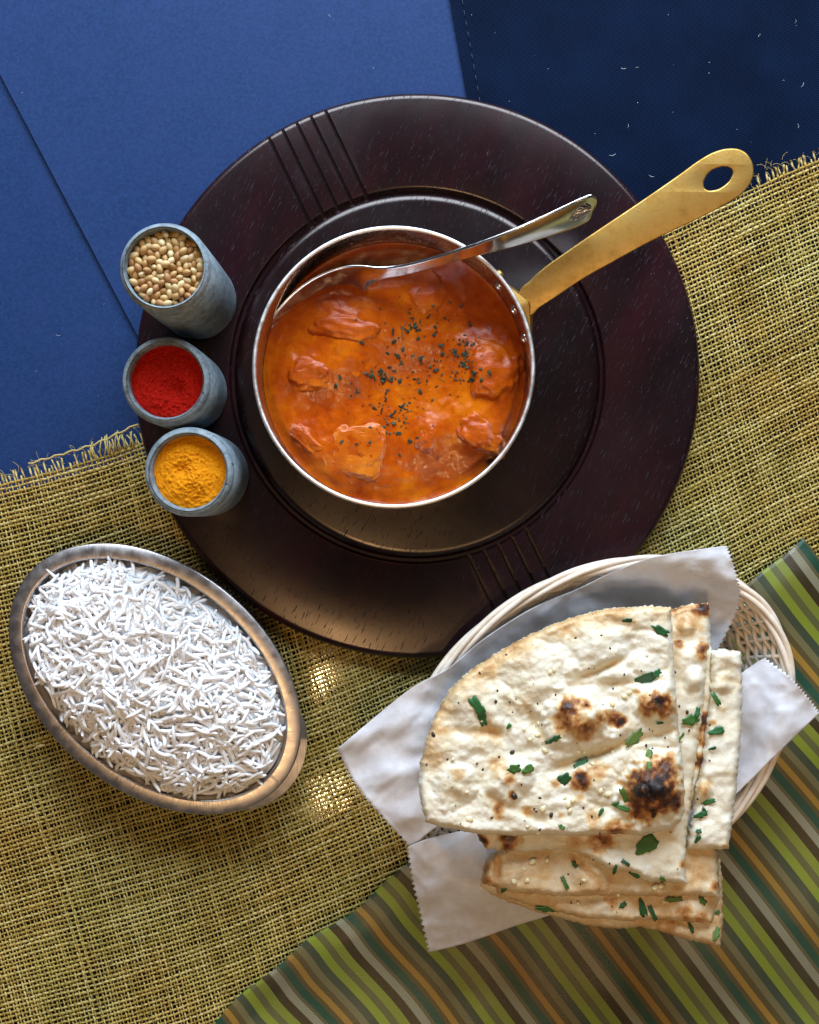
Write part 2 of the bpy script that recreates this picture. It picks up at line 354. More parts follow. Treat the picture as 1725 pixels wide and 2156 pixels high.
sheet("card_sheet", [(-180, -190), (930, -190), (1110, 760), (320, 760)], 0.0024, 0.0006, M_card, "large bright blue card sheet behind the top of the wooden charger", "card sheet",
      lambda u, v, p: 0.0012 * math.exp(-u * 9) + 0.0001 * nz(p.x * 9, p.y * 9))
def navy_curl(u, v, p):
    hem = 0.0004 * (1 if u < 0.034 else 0)
    return hem + 0.0008 * nz(p.x * 10, p.y * 14, 3) + 0.0006 * nz(p.x * 24 + p.y * 16, p.y * 6, 8)
navy = sheet("navy_cloth", [(905, -230), (1950, -230), (1950, 760), (1090, 820)], 0.0040, 0.0008, M_navy, "dark navy hemmed cloth in the upper right corner", "cloth", navy_curl, 120, 90)
st = MB()
for k in range(46):                                        # hem stitches
    t0, t1 = k / 46, (k + 0.62) / 46; a, b = (933, -230), (1118, 820)
    q = [P(a[0] + (b[0] - a[0]) * t + 26 * 0 , a[1] + (b[1] - a[1]) * t, 0.0047) for t in (t0, (t0 + t1) / 2, t1)]
    st.tube(q, 0.00018, 4)
M_thread = simple("blue_thread", (0.006, 0.018, 0.05), (0.012, 0.03, 0.075), 900, 0.6)
st.build("hem_stitching", M_thread, navy)

# ------------------------------------------------------------------ burlap
EX = np.array([-400, -100, 0, 145, 290, 450, 700, 900, 1100, 1300, 1450, 1600, 1725, 1900, 2100]); EY = np.array([1130, 1032, 1000, 962, 915, 862, 770, 690, 600, 515, 448, 368, 312, 240, 150])
exx = np.linspace(-400, 2100, 500); eyy = np.interp(exx, EX, EY)
for _ in range(3): eyy = np.convolve(np.pad(eyy, 15, mode='edge'), np.ones(31) / 31, 'valid')
def edge_y(x): return np.interp(x, exx, eyy)
PI_, PJ = 7.3, 10.1; LEAN = 0.245
CC = np.array([1690.0, 1130.0]); CE = np.array([-0.772, 0.636]); CS = np.array([0.636, 0.772])   # striped cloth corner, edge and stripe directions
def bz(x, y):
    r = np.hypot(x - 879, y - 790)
    return 0.0092 + 0.65 * sm(560, 720, r) * (0.0017 * np.sin(x * 0.031 + y * 0.021 + 1.5 * np.sin(y * 0.008)) + 0.0019 * np.sin(x * 0.011 + y * 0.0125 + 0.8 * np.sin(y * 0.006)) + 0.0014 * np.sin(x * 0.0207 - y * 0.0153 + 1.7)) * 0.9
def keep(x, y):
    k = (x > -70) & (x < 1795) & (y < 2225)
    d = (x - CC[0]) * CS[0] + (y - CC[1]) * CS[1]; e = (x - CC[0]) * CE[0] + (y - CC[1]) * CE[1]
    k &= ~((d > 60) & (e > 50)); k &= np.hypot(x - 879, y - 790) > 520
    return k
def threads(kind):
    ilo, ihi, jlo, jhi = -80, 256, 0, 200
    if kind == 'weft': I = np.arange(ilo * 2, ihi * 2 + 1) / 2.0; J = np.arange(jlo, jhi).astype(float); 
    else: I = np.arange(ilo, ihi).astype(float); J = np.arange(jlo * 2 - 5, jhi * 2 + 1) / 2.0
    if kind == 'weft': A, B = np.meshgrid(J, I, indexing='ij'); ii, jj = B, A
    else: A, B = np.meshgrid(I, J, indexing='ij'); ii, jj = A, B
    nt_ = A.shape[0]
    ph = rng.uniform(0, 6.28, (nt_, 1)); off = rng.normal(0, 1, (nt_, 1)); tin = rng.uniform(0.15, 0.85, (nt_, 1))
    al = B if kind == 'weft' else B
    wob = 0.45 * np.sin(al * 0.31 + ph) + 0.3 * np.sin(al * 0.83 + 2.1 * ph)
    ir = rng.normal(0, 0.3, A.shape)
    if kind == 'weft': d = 20 + PJ * jj + 0.7 * off + wob + ir; xs = PI_ * ii
    else: d = 20 + PJ * jj; xs = PI_ * ii + 0.8 * off + wob * 0.9 + ir
    x = xs + LEAN * d + 6 * np.sin(d * 0.006 + 1); y = edge_y(x) + d + 5 * np.sin(x * 0.008 + d * 0.004)
    slub = 1 + 0.16 * np.sin(al * 0.23 + ph * 3) + 0.14 * np.sin(al * 0.57 + ph * 5) + rng.normal(0, 0.09, A.shape) + 0.12 * off * 0.6
    if kind == 'weft': z = bz(x, y) + 0.00066 * np.cos(np.pi * ii) * np.where(jj.astype(int) % 2 == 0, 1, -1); r = 0.00070 * np.clip(slub, 0.55, 1.6); dirv = (1.0, 0.22)
    else:
        z = bz(x, y) - 0.00066 * np.cos(np.pi * jj) * np.where(np.abs(ii.astype(int)) % 2 == 0, 1, -1); r = 0.00052 * np.clip(slub, 0.55, 1.6); dirv = (-0.245, 1.0)
        fr = jj < 0; ex = rng.uniform(-5, 0.3, (nt_, 1)); r = np.where(fr, r * 1.25, r)
        x = x + np.where(fr, (-jj) * rng.normal(0, 1.3, (nt_, 1)), 0)
    ok = keep(x, y)
    if kind == 'warp': ok &= ~((jj < ex - 0.01))
    tn = np.clip(tin + 0.22 * np.sin(al * 0.17 + ph * 2) + rng.normal(0, 0.08, A.shape), 0, 1)
    if kind == 'warp': tn = np.where(jj < 0, np.clip(tn + 0.45, 0, 1), np.clip(tn + 0.05, 0, 1))
    pts = Pn(np.stack([x.ravel(), y.ravel(), z.ravel()], 1)); sd = 5
    # x world right, y world up (survey y is down)
    dx, dy = dirv[0], dirv[1]; ln = math.hypot(dx, dy)
    side = np.array([dy / ln, dx / ln, 0]) if kind == 'weft' else np.array([1.0, -0.24, 0]) / math.hypot(1, .24)
    if kind == 'weft': side = np.array([-0.21, 1.0, 0]) / math.hypot(1, .21)
    V = []
    for k in range(sd):
        c = 2 * math.pi * (k + 0.25) / sd; V.append(pts + side[None] * (math.cos(c) * r.ravel())[:, None] + np.array([0, 0, 1.0])[None] * (math.sin(c) * r.ravel() * 0.8)[:, None])
    V = np.stack(V, 1).reshape(-1, 3)
    n0, n1 = A.shape; idx = np.arange(n0 * n1).reshape(n0, n1); seg = ok[:, :-1] & ok[:, 1:]
    a = idx[:, :-1][seg]; b = idx[:, 1:][seg]
    F = np.concatenate([np.stack([a * sd + k, b * sd + k, b * sd + (k + 1) % sd, a * sd + (k + 1) % sd], 1) for k in range(sd)])
    if kind != 'weft': F = F[:, ::-1]
    tv = np.repeat(tn.ravel(), sd); used = np.unique(F); mp = np.zeros(len(V), int); mp[used] = np.arange(len(used))
    return V[used], mp[F], tv[used]
bur = thing("burlap_cloth", "olive jute burlap cloth with frayed edge, spread under charger, rice and basket", "burlap", P(862, 1500, 0))
for nm, kd in (("weft_threads", 'weft'), ("warp_threads", 'warp')):
    V, F, T = threads(kd); o = obj(nm, V, F, M_jute, bur); attr(o, "tint", T); o["kind"] = "stuff"
fz = MB(); ft = []
def rnd_burlap():
    while True:
        x = random.uniform(-20, 1745); y = random.uniform(300, 2170)
        if y > edge_y(x) + 5 and keep(np.array(x), np.array(y)): return x, y
for k in range(1600):
    x, y = rnd_burlap(); a = random.uniform(0, 6.28); l = random.uniform(5, 16); cv = random.uniform(-1.2, 1.2); z = float(bz(x, y)) + 0.0012; q = []
    for t in range(4):
        q.append(P(x, y, z + 0.0006 * math.sin(t))); x += math.cos(a) * l / 3; y += math.sin(a) * l / 3; a += cv / 3
    fz.tube(q, 0.00009, 3, caps=False); ft += [random.uniform(0.7, 1.0)] * 12
for k in range(260):                                           # loose fibres along the torn edge
    x = random.uniform(-20, 1745); y = float(edge_y(x)) + random.uniform(-12, 16); a = random.uniform(3.4, 6.0); l = random.uniform(8, 26); cv = random.uniform(-2, 2); z = 0.0075; q = []
    if not keep(np.array(x), np.array(y)): continue
    for t in range(4):
        q.append(P(x, y, z)); x += math.cos(a) * l / 3; y += math.sin(a) * l / 3; a += cv / 3
    fz.tube(q, 0.0001, 3, caps=False); ft += [random.uniform(0.7, 1.0)] * 12
o = fz.build("loose_fibres", M_jute, bur); attr(o, "tint", ft); o["kind"] = "stuff"
fr = MB(); ft = []                                             # long unravelled loops by the charger
for k in range(17):
    x0 = 196 + k * 5.6 + random.uniform(-2, 2); y0 = float(edge_y(x0)) + 26; x1 = x0 + random.uniform(-14, 4); y1 = float(edge_y(x1)) - random.uniform(6, 22); b = random.uniform(-7, 7)
    q = [P(x0 + (x1 - x0) * t + b * math.sin(3.1 * t), y0 + (y1 - y0) * t, 0.0085 + 0.003 * math.sin(3.1 * t)) for t in np.linspace(0, 1, 6)]
    fr.tube(q, 0.00042, 5); ft += [random.uniform(0.5, 0.95)] * 30
q = [P(x, float(edge_y(x)) - 8 - 14 * max(0, (x - 200) / 90) + 2 * math.sin(x * .2), 0.0095) for x in np.linspace(60, 292, 26)]
fr.tube(q, 0.0006, 5); ft += [0.95] * 130
o = fr.build("loose_border_thread", M_jute, bur); attr(o, "tint", ft)

# ------------------------------------------------------------------ striped cloth
NE_, NS_ = 330, 150; LE, LS = 1780.0, 1300.0; per = 176.0
def cloth_pt(e, s):
    rip = 6 * math.sin(s * 0.0075 + e * 0.0028) * min(1, s / 120) + 8 * math.sin(s * 0.024 + e * 0.004) * min(1, s / 60) * math.exp(-s / 170) * max(0.15, min(1, (e - 500) / 500))
    ed = 7 * math.sin(e * 0.012) + 4 * math.sin(e * 0.031 + 1)
    x = CC[0] + CE[0] * (e + rip) + CS[0] * (s + ed); y = CC[1] + CE[1] * (e + rip) + CS[1] * (s + ed)
    z = 0.0172 + 0.0020 * math.sin(s * 0.017 + e * 0.006 + 0.6) * min(1, s / 50) + 0.0013 * math.sin(e * 0.021 - s * 0.011) * min(1, s / 40) + 0.0015 * nz(e * 0.006, s * 0.006, 5)
    return x, y, z
V = []; UV = []
for i in range(NE_ + 1):
    for j in range(NS_ + 1):
        e = LE * i / NE_; s = LS * j / NS_; V.append(P(*cloth_pt(e, s))); UV.append((e / per - 0.02, s / per))
Wd = NS_ + 1; F = []
for i in range(NE_):
    for j in range(NS_):
        a = i * Wd + j; F.append((a, a + 1, a + Wd + 1, a + Wd))
nV = len(V); V2 = V + [(x, y, z - 0.0009) for x, y, z in V]
ring = [i * Wd for i in range(NE_ + 1)] + [NE_ * Wd + j for j in range(1, Wd)]
ring2 = [j for j in range(Wd)]
for rg, fl in ((ring, 1), (ring2, 0)):
    for k in range(len(rg) - 1):
        a, b = rg[k], rg[k + 1]; F.append((a, b, nV + b, nV + a) if fl else (b, a, nV + a, nV + b))
sc_ = obj("striped_cloth", V2, F, M_stripe, origin=P(1300, 1900, 0)); UV2 = UV + UV
uvl = sc_.data.uv_layers.new(name="UVMap"); li = np.zeros(len(sc_.data.loops), np.int32); sc_.data.loops.foreach_get("vertex_index", li)
uvl.data.foreach_set("uv", np.array(UV2, np.float32)[li].ravel())
tag(sc_, "green, brown and mustard striped cloth under the bread basket", "cloth"); WORLD[sc_] = (V2, F)

# ------------------------------------------------------------------ wooden charger
zc = 0.020; kc = S * (H - zc) / H; pc = P(879, 790, zc); R0, R1 = 598 * kc, 395 * kc
ch = thing("charger_plate", "large round dark wood charger plate with grooved rim under the pan", "charger plate", (pc[0], pc[1], 0))
prof = [(R1 - 0.012, 0.0085), (R0 - 0.030, 0.0085), (R0 - 0.010, 0.0100), (R0 - 0.002, 0.0130)]
for k in range(9): a = math.pi / 2 * k / 8; prof.append((R0 - 0.0042 + 0.0042 * math.cos(a), 0.0162 + 0.0038 * math.sin(a)))
prof += [(R0 - 0.02, zc + 0.0002), (R1 + 0.03, zc), (R1 + 0.0016, zc - 0.0001), (R1 + 0.0006, zc - 0.0005), (R1, zc - 0.0016), (R1 - 0.0004, zc - 0.0035), (R1 - 0.012, zc - 0.0040)]
V, F = lathe(prof, 200, centre=(pc[0], pc[1], 0)); n = len(prof)
F += [(i * n + n - 1, ((i + 1) % 200) * n + n - 1, ((i + 1) % 200) * n, i * n) for i in range(200)]
rim = obj("rim", V, F, M_wood, ch)
cut = MB(); gd = Vector((0.43, -0.9, 0)).normalized(); gp = Vector((gd.y, -gd.x, 0))      # groove direction in world (y up)
for off in (-66, -33, 0, 33, 66):
    for sgn in (-1, 1):
        c = Vector((pc[0], pc[1], 0)) + gp * (off * kc); hw = 0.00095
        a0, a1 = (R1 - 0.006) * sgn, (R0 + 0.02) * sgn
        q = [c + gd * a0 - gp * hw, c + gd * a1 - gp * hw, c + gd * a1 + gp * hw, c + gd * a0 + gp * hw]
        if sgn < 0: q = q[::-1]
        lo, hi = zc - 0.0034, zc + 0.01
        V8 = [(p.x, p.y, lo) for p in q] + [(p.x, p.y, hi) for p in q]
        F8 = [(3, 2, 1, 0), (4, 5, 6, 7)] + [(i, (i + 1) % 4, 4 + (i + 1) % 4, 4 + i) for i in range(4)]
        cut.add(V8, F8)
bm = bmesh.new(); tm = fast_mesh("cut", cut.v, cut.f, False); bm.from_mesh(tm); bmesh.ops.recalc_face_normals(bm, faces=bm.faces); bm.to_mesh(tm); bm.free()
bm = bmesh.new(); bm.from_mesh(rim.data); bmesh.ops.recalc_face_normals(bm, faces=bm.faces); bm.to_mesh(rim.data); bm.free()
co = bpy.data.objects.new("cut", tm); COL.objects.link(co)
mod = rim.modifiers.new("b", 'BOOLEAN'); mod.operation = 'DIFFERENCE'; mod.solver = 'EXACT'; mod.object = co
dg = bpy.context.evaluated_depsgraph_get(); me2 = bpy.data.meshes.new_from_object(rim.evaluated_get(dg)); rim.modifiers.clear(); rim.data = me2
bpy.data.objects.remove(co); sharp(rim, 28)
prof = [(0.0001, zc - 0.0002), (0.05, zc - 0.0002), (R1 - 0.0075, zc - 0.0002)]
for k in range(1, 9): a = math.pi / 2 * k / 8; prof.append((R1 - 0.0075 + 0.0058 * math.sin(a), zc - 0.0052 + 0.0050 * math.cos(a)))
prof += [(R1 - 0.0017, 0.007), (R1 - 0.02, 0.0065), (0.0001, 0.0065)]
V, F = lathe(prof, 160, centre=(pc[0], pc[1], 0)); o = obj("centre_disc", V, F[::1], M_wood2, ch)
bm = bmesh.new(); bm.from_mesh(o.data); bmesh.ops.remove_doubles(bm, verts=bm.verts, dist=1e-6); bmesh.ops.recalc_face_normals(bm, faces=bm.faces); bm.to_mesh(o.data); bm.free(); sharp(o, 50)

# ------------------------------------------------------------------ pan
zr, zb, zs = 0.075, 0.0203, 0.0485; kp = S * (H - zr) / H; pp = P(829, 773, zr); RP = 296 * kp
pan = thing("saucepan", "round steel lined copper pan with long brass handle, full of orange curry", "pan", (pp[0], pp[1], zb))
ctr = (pp[0], pp[1], 0); t_ = 0.0012
prof = [(0.0001, zb), (RP - 0.010, zb), (RP - 0.004, zb + 0.002), (RP - 0.0010, zb + 0.008), (RP - 0.0002, zr - 0.002)]
V, F = lathe(prof, 128, centre=ctr); o = obj("outer_wall", V, F, M_copper, pan)
prof = [(RP - 0.0002, zr - 0.003), (RP + 0.0005, zr - 0.0012), (RP + 0.0004, zr - 0.0003), (RP, zr), (RP - t_ + 0.0002, zr), (RP - t_, zr - 0.0006), (RP - t_ - 0.0004, zb + 0.010), (RP - 0.008, zb + 0.0025), (0.0001, zb + 0.0022)]
V, F = lathe(prof, 160, centre=ctr); o = obj("steel_lining", V, F, M_steel, pan); sharp(o, 60)
m = MB(); m.tube([(pp[0] + (RP - 0.0006) * math.cos(2 * math.pi * i / 160), pp[1] + (RP - 0.0006) * math.sin(2 * math.pi * i / 160), zr + 0.0001) for i in range(160)], 0.00105, 8, True, 0.75); m.build("rolled_rim", M_rim, pan)
def flat_curve(loops, depth, bev, res=3):
    cu = bpy.data.curves.new("tmp", 'CURVE'); cu.dimensions = '2D'; cu.fill_mode = 'BOTH'; cu.extrude = depth; cu.bevel_depth = bev; cu.bevel_resolution = res; cu.resolution_u = 6
    for lp in loops:
        sp = cu.splines.new('BEZIER'); sp.bezier_points.add(len(lp) - 1); sp.use_cyclic_u = True
        for bp, (x, y) in zip(sp.bezier_points, lp): bp.co = (x, y, 0); bp.handle_left_type = bp.handle_right_type = 'AUTO'
    o = bpy.data.objects.new("tmp", cu); COL.objects.link(o); d = bpy.context.evaluated_depsgraph_get(); me = bpy.data.meshes.new_from_object(o.evaluated_get(d))
    bpy.data.objects.remove(o); bpy.data.curves.remove(cu)
    V = np.array([v.co[:] for v in me.vertices]); F = [tuple(p.vertices) for p in me.polygons]; bpy.data.meshes.remove(me); return V, F
hz_ = lambda q: [(1035 + x * 0.4, 276 + y * 0.4) for x, y in q]
outl = hz_([(158, 838), (205, 795), (260, 742), (400, 640), (560, 530), (760, 396), (900, 300), (1000, 230), (1100, 158), (1180, 115), (1260, 98), (1320, 110), (1357, 147), (1374, 205), (1362, 262), (1325, 314), (1270, 355), (1180, 405), (1060, 466), (920, 532), (800, 592), (640, 680), (480, 770), (330, 870), (250, 922), (196, 962), (150, 900)])
hole = hz_([(1110, 282), (1118, 245), (1145, 208), (1190, 185), (1240, 180), (1274, 203), (1268, 248), (1230, 292), (1172, 318), (1125, 312)])
V, F = flat_curve([outl, hole], 4.0, 3.0)
hd = Vector((475, -300)).normalized(); hp = []
for x, y, z in V:
    s_ = (x - 1105) * hd.x + (y - 645) * hd.y; u = s_ / 560; across = ((x - 1105) * -hd.y + (y - 645) * hd.x)
    zz = 0.0665 + 0.022 * u
    hp.append(P(x, y, zz + z * 0.00025))
o = obj("handle", hp, F, M_brass, pan); bm = bmesh.new(); bm.from_mesh(o.data); bmesh.ops.remove_doubles(bm, verts=bm.verts, dist=2e-5); bmesh.ops.recalc_face_normals(bm, faces=bm.faces); bm.to_mesh(o.data); bm.free(); sharp(o, 50)
# riveted bracket hugging the outer wall
V = []; F = []; na = 40; A0, A1 = math.radians(-6), math.radians(48); mid = math.radians(26)
for i in range(na + 1):
    a = A0 + (A1 - A0) * i / na; t = abs(a - mid) / (A1 - mid); hw = 0.014 * (1 - 0.55 * t); th = 0.0022 + 0.007 * max(0, 1 - t * 1.6) ** 1.6; zc_ = 0.060
    for r, z in ((RP + 0.0002, zc_ - hw), (RP + th * 0.6, zc_ - hw), (RP + th, zc_ - hw * 0.6), (RP + th, zc_ + hw * 0.45), (RP + th * 0.6, zc_ + hw * 0.72), (RP + 0.0002, zc_ + hw * 0.72)):
        V.append((pp[0] + r * math.cos(a), pp[1] + r * math.sin(a), z))
for i in range(na):
    for k in range(6): F.append((i * 6 + k, (i + 1) * 6 + k, (i + 1) * 6 + (k + 1) % 6, i * 6 + (k + 1) % 6))
F += [tuple(range(6))[::-1], tuple(na * 6 + k for k in range(6))]
o = obj("handle_bracket", V, F, M_brass, pan); sharp(o, 40)
def dome(c, nrm, r, h):
    q = Vector(nrm).to_track_quat('Z', 'Y').to_matrix(); V = []; F = []
    for j in range(5):
        b = math.pi / 2 * j / 4
        for i in range(14):
            a = 2 * math.pi * i / 14; V.append(Vector(c) + q @ Vector((r * math.cos(b) * math.cos(a), r * math.cos(b) * math.sin(a), h * math.sin(b))))
    for j in range(4):
        for i in range(14): F.append((j * 14 + i, j * 14 + (i + 1) % 14, (j + 1) * 14 + (i + 1) % 14, (j + 1) * 14 + i))
    return V, F
for deg, z in ((39, 0.0625), (27, 0.0625), (14, 0.0625)):
    a = math.radians(deg); rr = RP - t_ - 0.0003
    V, F = dome((pp[0] + rr * math.cos(a), pp[1] + rr * math.sin(a), z), (-math.cos(a), -math.sin(a), 0.25), 0.0029, 0.0019); obj("rivet", V, F, M_steel, pan)
a = math.radians(42); V, F = dome((pp[0] + (RP + 0.0022) * math.cos(a), pp[1] + (RP + 0.0022) * math.sin(a), 0.0655), (math.cos(a), math.sin(a), 0.3), 0.0026, 0.0018); obj("rivet", V, F, M_brass, pan)

# ------------------------------------------------------------------ curry
chunks = [  # survey x, y, half sizes (survey units), rotation, height above sauce (m), pale, label
    (735, 688, 74, 42, 12, 0.0075, 0, "long glossy chicken piece in front of the spoon bowl"),
    (884, 622, 54, 58, 30, 0.0052, 0, "shaded chicken piece under the spoon neck near the pan's far side"),
    (785, 606, 50, 46, -20, 0.0050, 0, "dark sunken chicken piece tucked beside the spoon bowl"),
    (1036, 788, 56, 64, 10, 0.0105, 0, "big rounded chicken piece at the right wall below the rivets"),
    (1010, 912, 56, 40, 35, 0.0095, 0, "knobbly chicken piece at the lower right wall of the pan"),
    (756, 946, 55, 53, 5, 0.0034, 1, "pale square chicken piece low in the pan"),
    (905, 922, 25, 36, 20, 0.0060, 1, "small pale chicken tip low in the middle of the pan"),
    (655, 785, 50, 36, -10, 0.0062, 0, "chicken piece with white glints at the left side of the pan"),
    (738, 770, 28, 40, 15, 0.0050, 0, "narrow chicken ridge just right of the left piece"),
    (648, 925, 46, 20, 40, 0.0036, 0, "low chicken lump near the lower left pan wall"),
    (890, 715, 40, 30, 30, 0.0032, 0, "low sauce-covered chicken lump among the herbs in the pan's middle"),
]
NR, NA = 110, 260; V = []; F = []; Rs = RP - t_ - 0.0004; cpx = (pp[0], pp[1])
CW = [(*P(c[0], c[1], zs)[:2], c[2] * S * 1.08, c[3] * S * 1.08, math.radians(-c[4]), c[5]) for c in chunks]
def sauce_h(x, y, r):
    h = 0.0008 * fbm(x * 50, y * 50, 1.3) + 0.0003 * fbm(x * 190, y * 190, 4.1)
    for cx, cy, a, b, th, hh in CW:
        dx, dy = x - cx, y - cy; u = (dx * math.cos(th) + dy * math.sin(th)) / (a * 1.45); v = (-dx * math.sin(th) + dy * math.cos(th)) / (b * 1.45)
        q = u * u + v * v
        if q < 4: h += hh * 0.72 * math.exp(-q * 1.25)
    e = (Rs - r) / 0.004
    return h * min(1, max(0, e * 0.6 + 0.2)) + 0.0012 * math.exp(-max(0, e) * 1.6)
for i in range(NR + 1):
    r = Rs * (i / NR)
    for j in range(NA):
        a = 2 * math.pi * j / NA; x = cpx[0] + r * math.cos(a); y = cpx[1] + r * math.sin(a); V.append((x, y, zs + sauce_h(x, y, r)))
for i in range(NR):
    for j in range(NA): F.append((i * NA + j, (i + 1) * NA + j, (i + 1) * NA + (j + 1) % NA, i * NA + (j + 1) % NA))
sauce = tag(obj("curry_sauce", V, F, M_sauce, origin=(pp[0], pp[1], zs)), "creamy orange tomato curry sauce filling the pan", "curry"); WORLD[sauce] = (V, F)
def ico(sub):
    bm = bmesh.new(); bmesh.ops.create_icosphere(bm, subdivisions=sub, radius=1); V = [v.co.copy() for v in bm.verts]; F = [tuple(v.index for v in f.verts) for f in bm.faces]; bm.free(); return V, F
IV, IF = ico(5)
for k, c in enumerate(chunks):
    cx, cy, a, b, th, hh = CW[k]; V = []
    for v in IV:
        pw = 0.72 if k == 5 else 0.85; q = Vector([math.copysign(abs(t) ** pw, t) for t in v])
        d = 1 + 0.16 * fbm(v.x * 1.5 + k * 7, v.y * 1.5, v.z * 1.5, 4) + 0.05 * fbm(v.x * 4 + k, v.y * 6, v.z * 6, 3)
        if k == 4: d += 0.12 * nz(v.x * 3, v.y * 3, v.z * 3)
        x, y, z = q.x * a * d, q.y * b * d, q.z * hh * 1.22 * d
        if k == 5: z = min(z, hh * 1.05 + 0.0006 * nz(x * 200, y * 200))
        V.append((cx + x * math.cos(th) - y * math.sin(th), cy + x * math.sin(th) + y * math.cos(th), zs + z - hh * 0.25))
    o = obj("chicken_piece", V, IF, M_pale if k == 5 else M_chunk, origin=(cx, cy, zs)); tag(o, c[7], "chicken piece", "chicken pieces in the curry"); WORLD[o] = (V, IF)

# ------------------------------------------------------------------ spoon
stn = [(560, 706, .0495, 3, 45, 0), (566, 686, .0525, 14, 45, 1.5), (585, 655, .0565, 25, 45, 4), (620, 617, .0605, 35, 45, 6.5), (660, 588, .0635, 40, 45, 8), (700, 570, .0655, 37, 47, 7.5), (735, 562, .0665, 27, 50, 4.5), (765, 562, .0675, 15, 55, 1.5), (800, 566, .0690, 8, 60, .3), (850, 561, .0725, 6.5, 62, 0), (920, 543, .0785, 6.5, 63, 0), (1000, 517, .0845, 8, 63, 0), (1080, 487, .0900, 11.5, 63, .4), (1150, 456, .0940, 15, 63, .7), (1205, 430, .0965, 17.5, 63, .6), (1225, 421, .0973, 17.5, 63, .5), (1240, 415, .0978, 16.5, 63, .3), (1249, 414, .0972, 13, 63, .1), (1254, 418, .0955, 8.5, 63, 0), (1257, 425, .0930, 3, 63, 0)]
stn = np.array(stn, float); tt_ = np.arange(len(stn)); dense = np.linspace(0, len(stn) - 1, 90)
def cr(tv, arr):
    out = []
    for t in tv:
        i = int(min(max(math.floor(t), 0), len(arr) - 2)); f = t - i; p0 = arr[max(i - 1, 0)]; p1 = arr[i]; p2 = arr[i + 1]; p3 = arr[min(i + 2, len(arr) - 1)]
        out.append(0.5 * ((2 * p1) + (-p0 + p2) * f + (2 * p0 - 5 * p1 + 4 * p2 - p3) * f * f + (-p0 + 3 * p1 - 3 * p2 + p3) * f ** 3))
    return np.array(out)
SD = cr(dense, stn); ac = 17; top = []; bot = []
E3 = [Vector(P(r[0], r[1], r[2])) for r in SD]; axis = (E3[70] - E3[45]); axis.z = 0; axis.normalize()
lat = Vector((axis.y, -axis.x, 0))                       # horizontal, towards the lower right of the photograph
for i, r in enumerate(SD):
    wmm, roll, dep = max(r[3], 0.6) / 1000, math.radians(r[4]), r[5] / 1000
    t = (E3[min(i + 1, 89)] - E3[max(i - 1, 0)]); t.z = 0; t.normalize(); l2 = Vector((t.y, -t.x, 0)); l2 = (l2 * 0.35 + lat * 0.65).normalized()
    d = l2 * math.cos(roll) - Vector((0, 0, 1)) * math.sin(roll); nb = (-l2 * math.sin(roll) - Vector((0, 0, 1)) * math.cos(roll))   # back side
    for k in range(ac):
        u = k / (ac - 1); p = E3[i] + d * (wmm * u) + nb * (dep * (1 - (2 * u - 1) ** 2) * 1.0); top.append(p)
        ed = min(1, 6 * min(u, 1 - u) + 0.7); bot.append(p + nb * (0.0021 * ed))
nT = len(top); F = []
for i in range(89):
    for k in range(ac - 1):
        a = i * ac + k; F.append((a, a + 1, a + ac + 1, a + ac)); F.append((nT + a, nT + a + ac, nT + a + ac + 1, nT + a + 1))
mid_ = []
for i in range(90):
    for k in (0, ac - 1):
        a = i * ac + k; q = top[i * ac + (1 if k == 0 else ac - 2)]; dv = (top[a] - q); dv = dv.normalized() if dv.length > 1e-7 else Vector((0, 0, 0)); mid_.append((top[a] + bot[a]) / 2 + dv * 0.0007)
nM = 2 * nT
for i in range(89):
    for q, k in ((0, 0), (1, ac - 1)):
        a = i * ac + k; m0, m1 = nM + i * 2 + q, nM + i * 2 + 2 + q; F.append((a, a + ac, m1, m0)); F.append((m0, m1, nT + a + ac, nT + a))
for i in (0, 89):
    for k in range(ac - 1):
        a = i * ac + k; F.append((a, a + 1, nT + a + 1, nT + a))
spo = thing("serving_spoon", "polished steel spoon leaning on the pan rim with its bowl in the curry", "spoon", P(760, 562, zs))
o = obj("spoon_body", top + bot + mid_, F, M_spoon, spo); bm = bmesh.new(); bm.from_mesh(o.data); bmesh.ops.recalc_face_normals(bm, faces=bm.faces); bm.to_mesh(o.data); bm.free(); sharp(o, 100)
sh = MB()
def on_spoon(i, u):
    i0 = int(i); f = i - i0; return Vector(top[i0 * ac + int(u * (ac - 1))]) * (1 - f) + Vector(top[min(i0 + 1, 89) * ac + int(u * (ac - 1))]) * f
r = SD[76]; roll = math.radians(63); nf = (lat * math.sin(roll) + Vector((0, 0, 1)) * math.cos(roll)); d = lat * math.cos(roll) - Vector((0, 0, 1)) * math.sin(roll)
base = on_spoon(79, 0.55) + nf * 0.0002; axs = (on_spoon(70, 0.5) - on_spoon(79, 0.5)).normalized()
for k in range(9):
    a = math.radians(-62 + 124 * k / 8); ln = 0.0125 * (1 - 0.32 * abs(k - 4) / 4); dirr = axs * math.cos(a) + d * math.sin(a) * 0.62
    sh.tube([base + dirr * (ln * t) + nf * (0.0004 * math.sin(3.1 * t)) for t in (0.08, 0.3, 0.6, 0.85, 1.0)], [0.0002, 0.0003, 0.0004, 0.00045, 0.0002], 6)
    sh.add(*[(lambda V, F: (V, F))(*dome(base + dirr * ln, nf, 0.0005, 0.0004))][0])
sh.build("shell_ornament", M_spoon, spo)

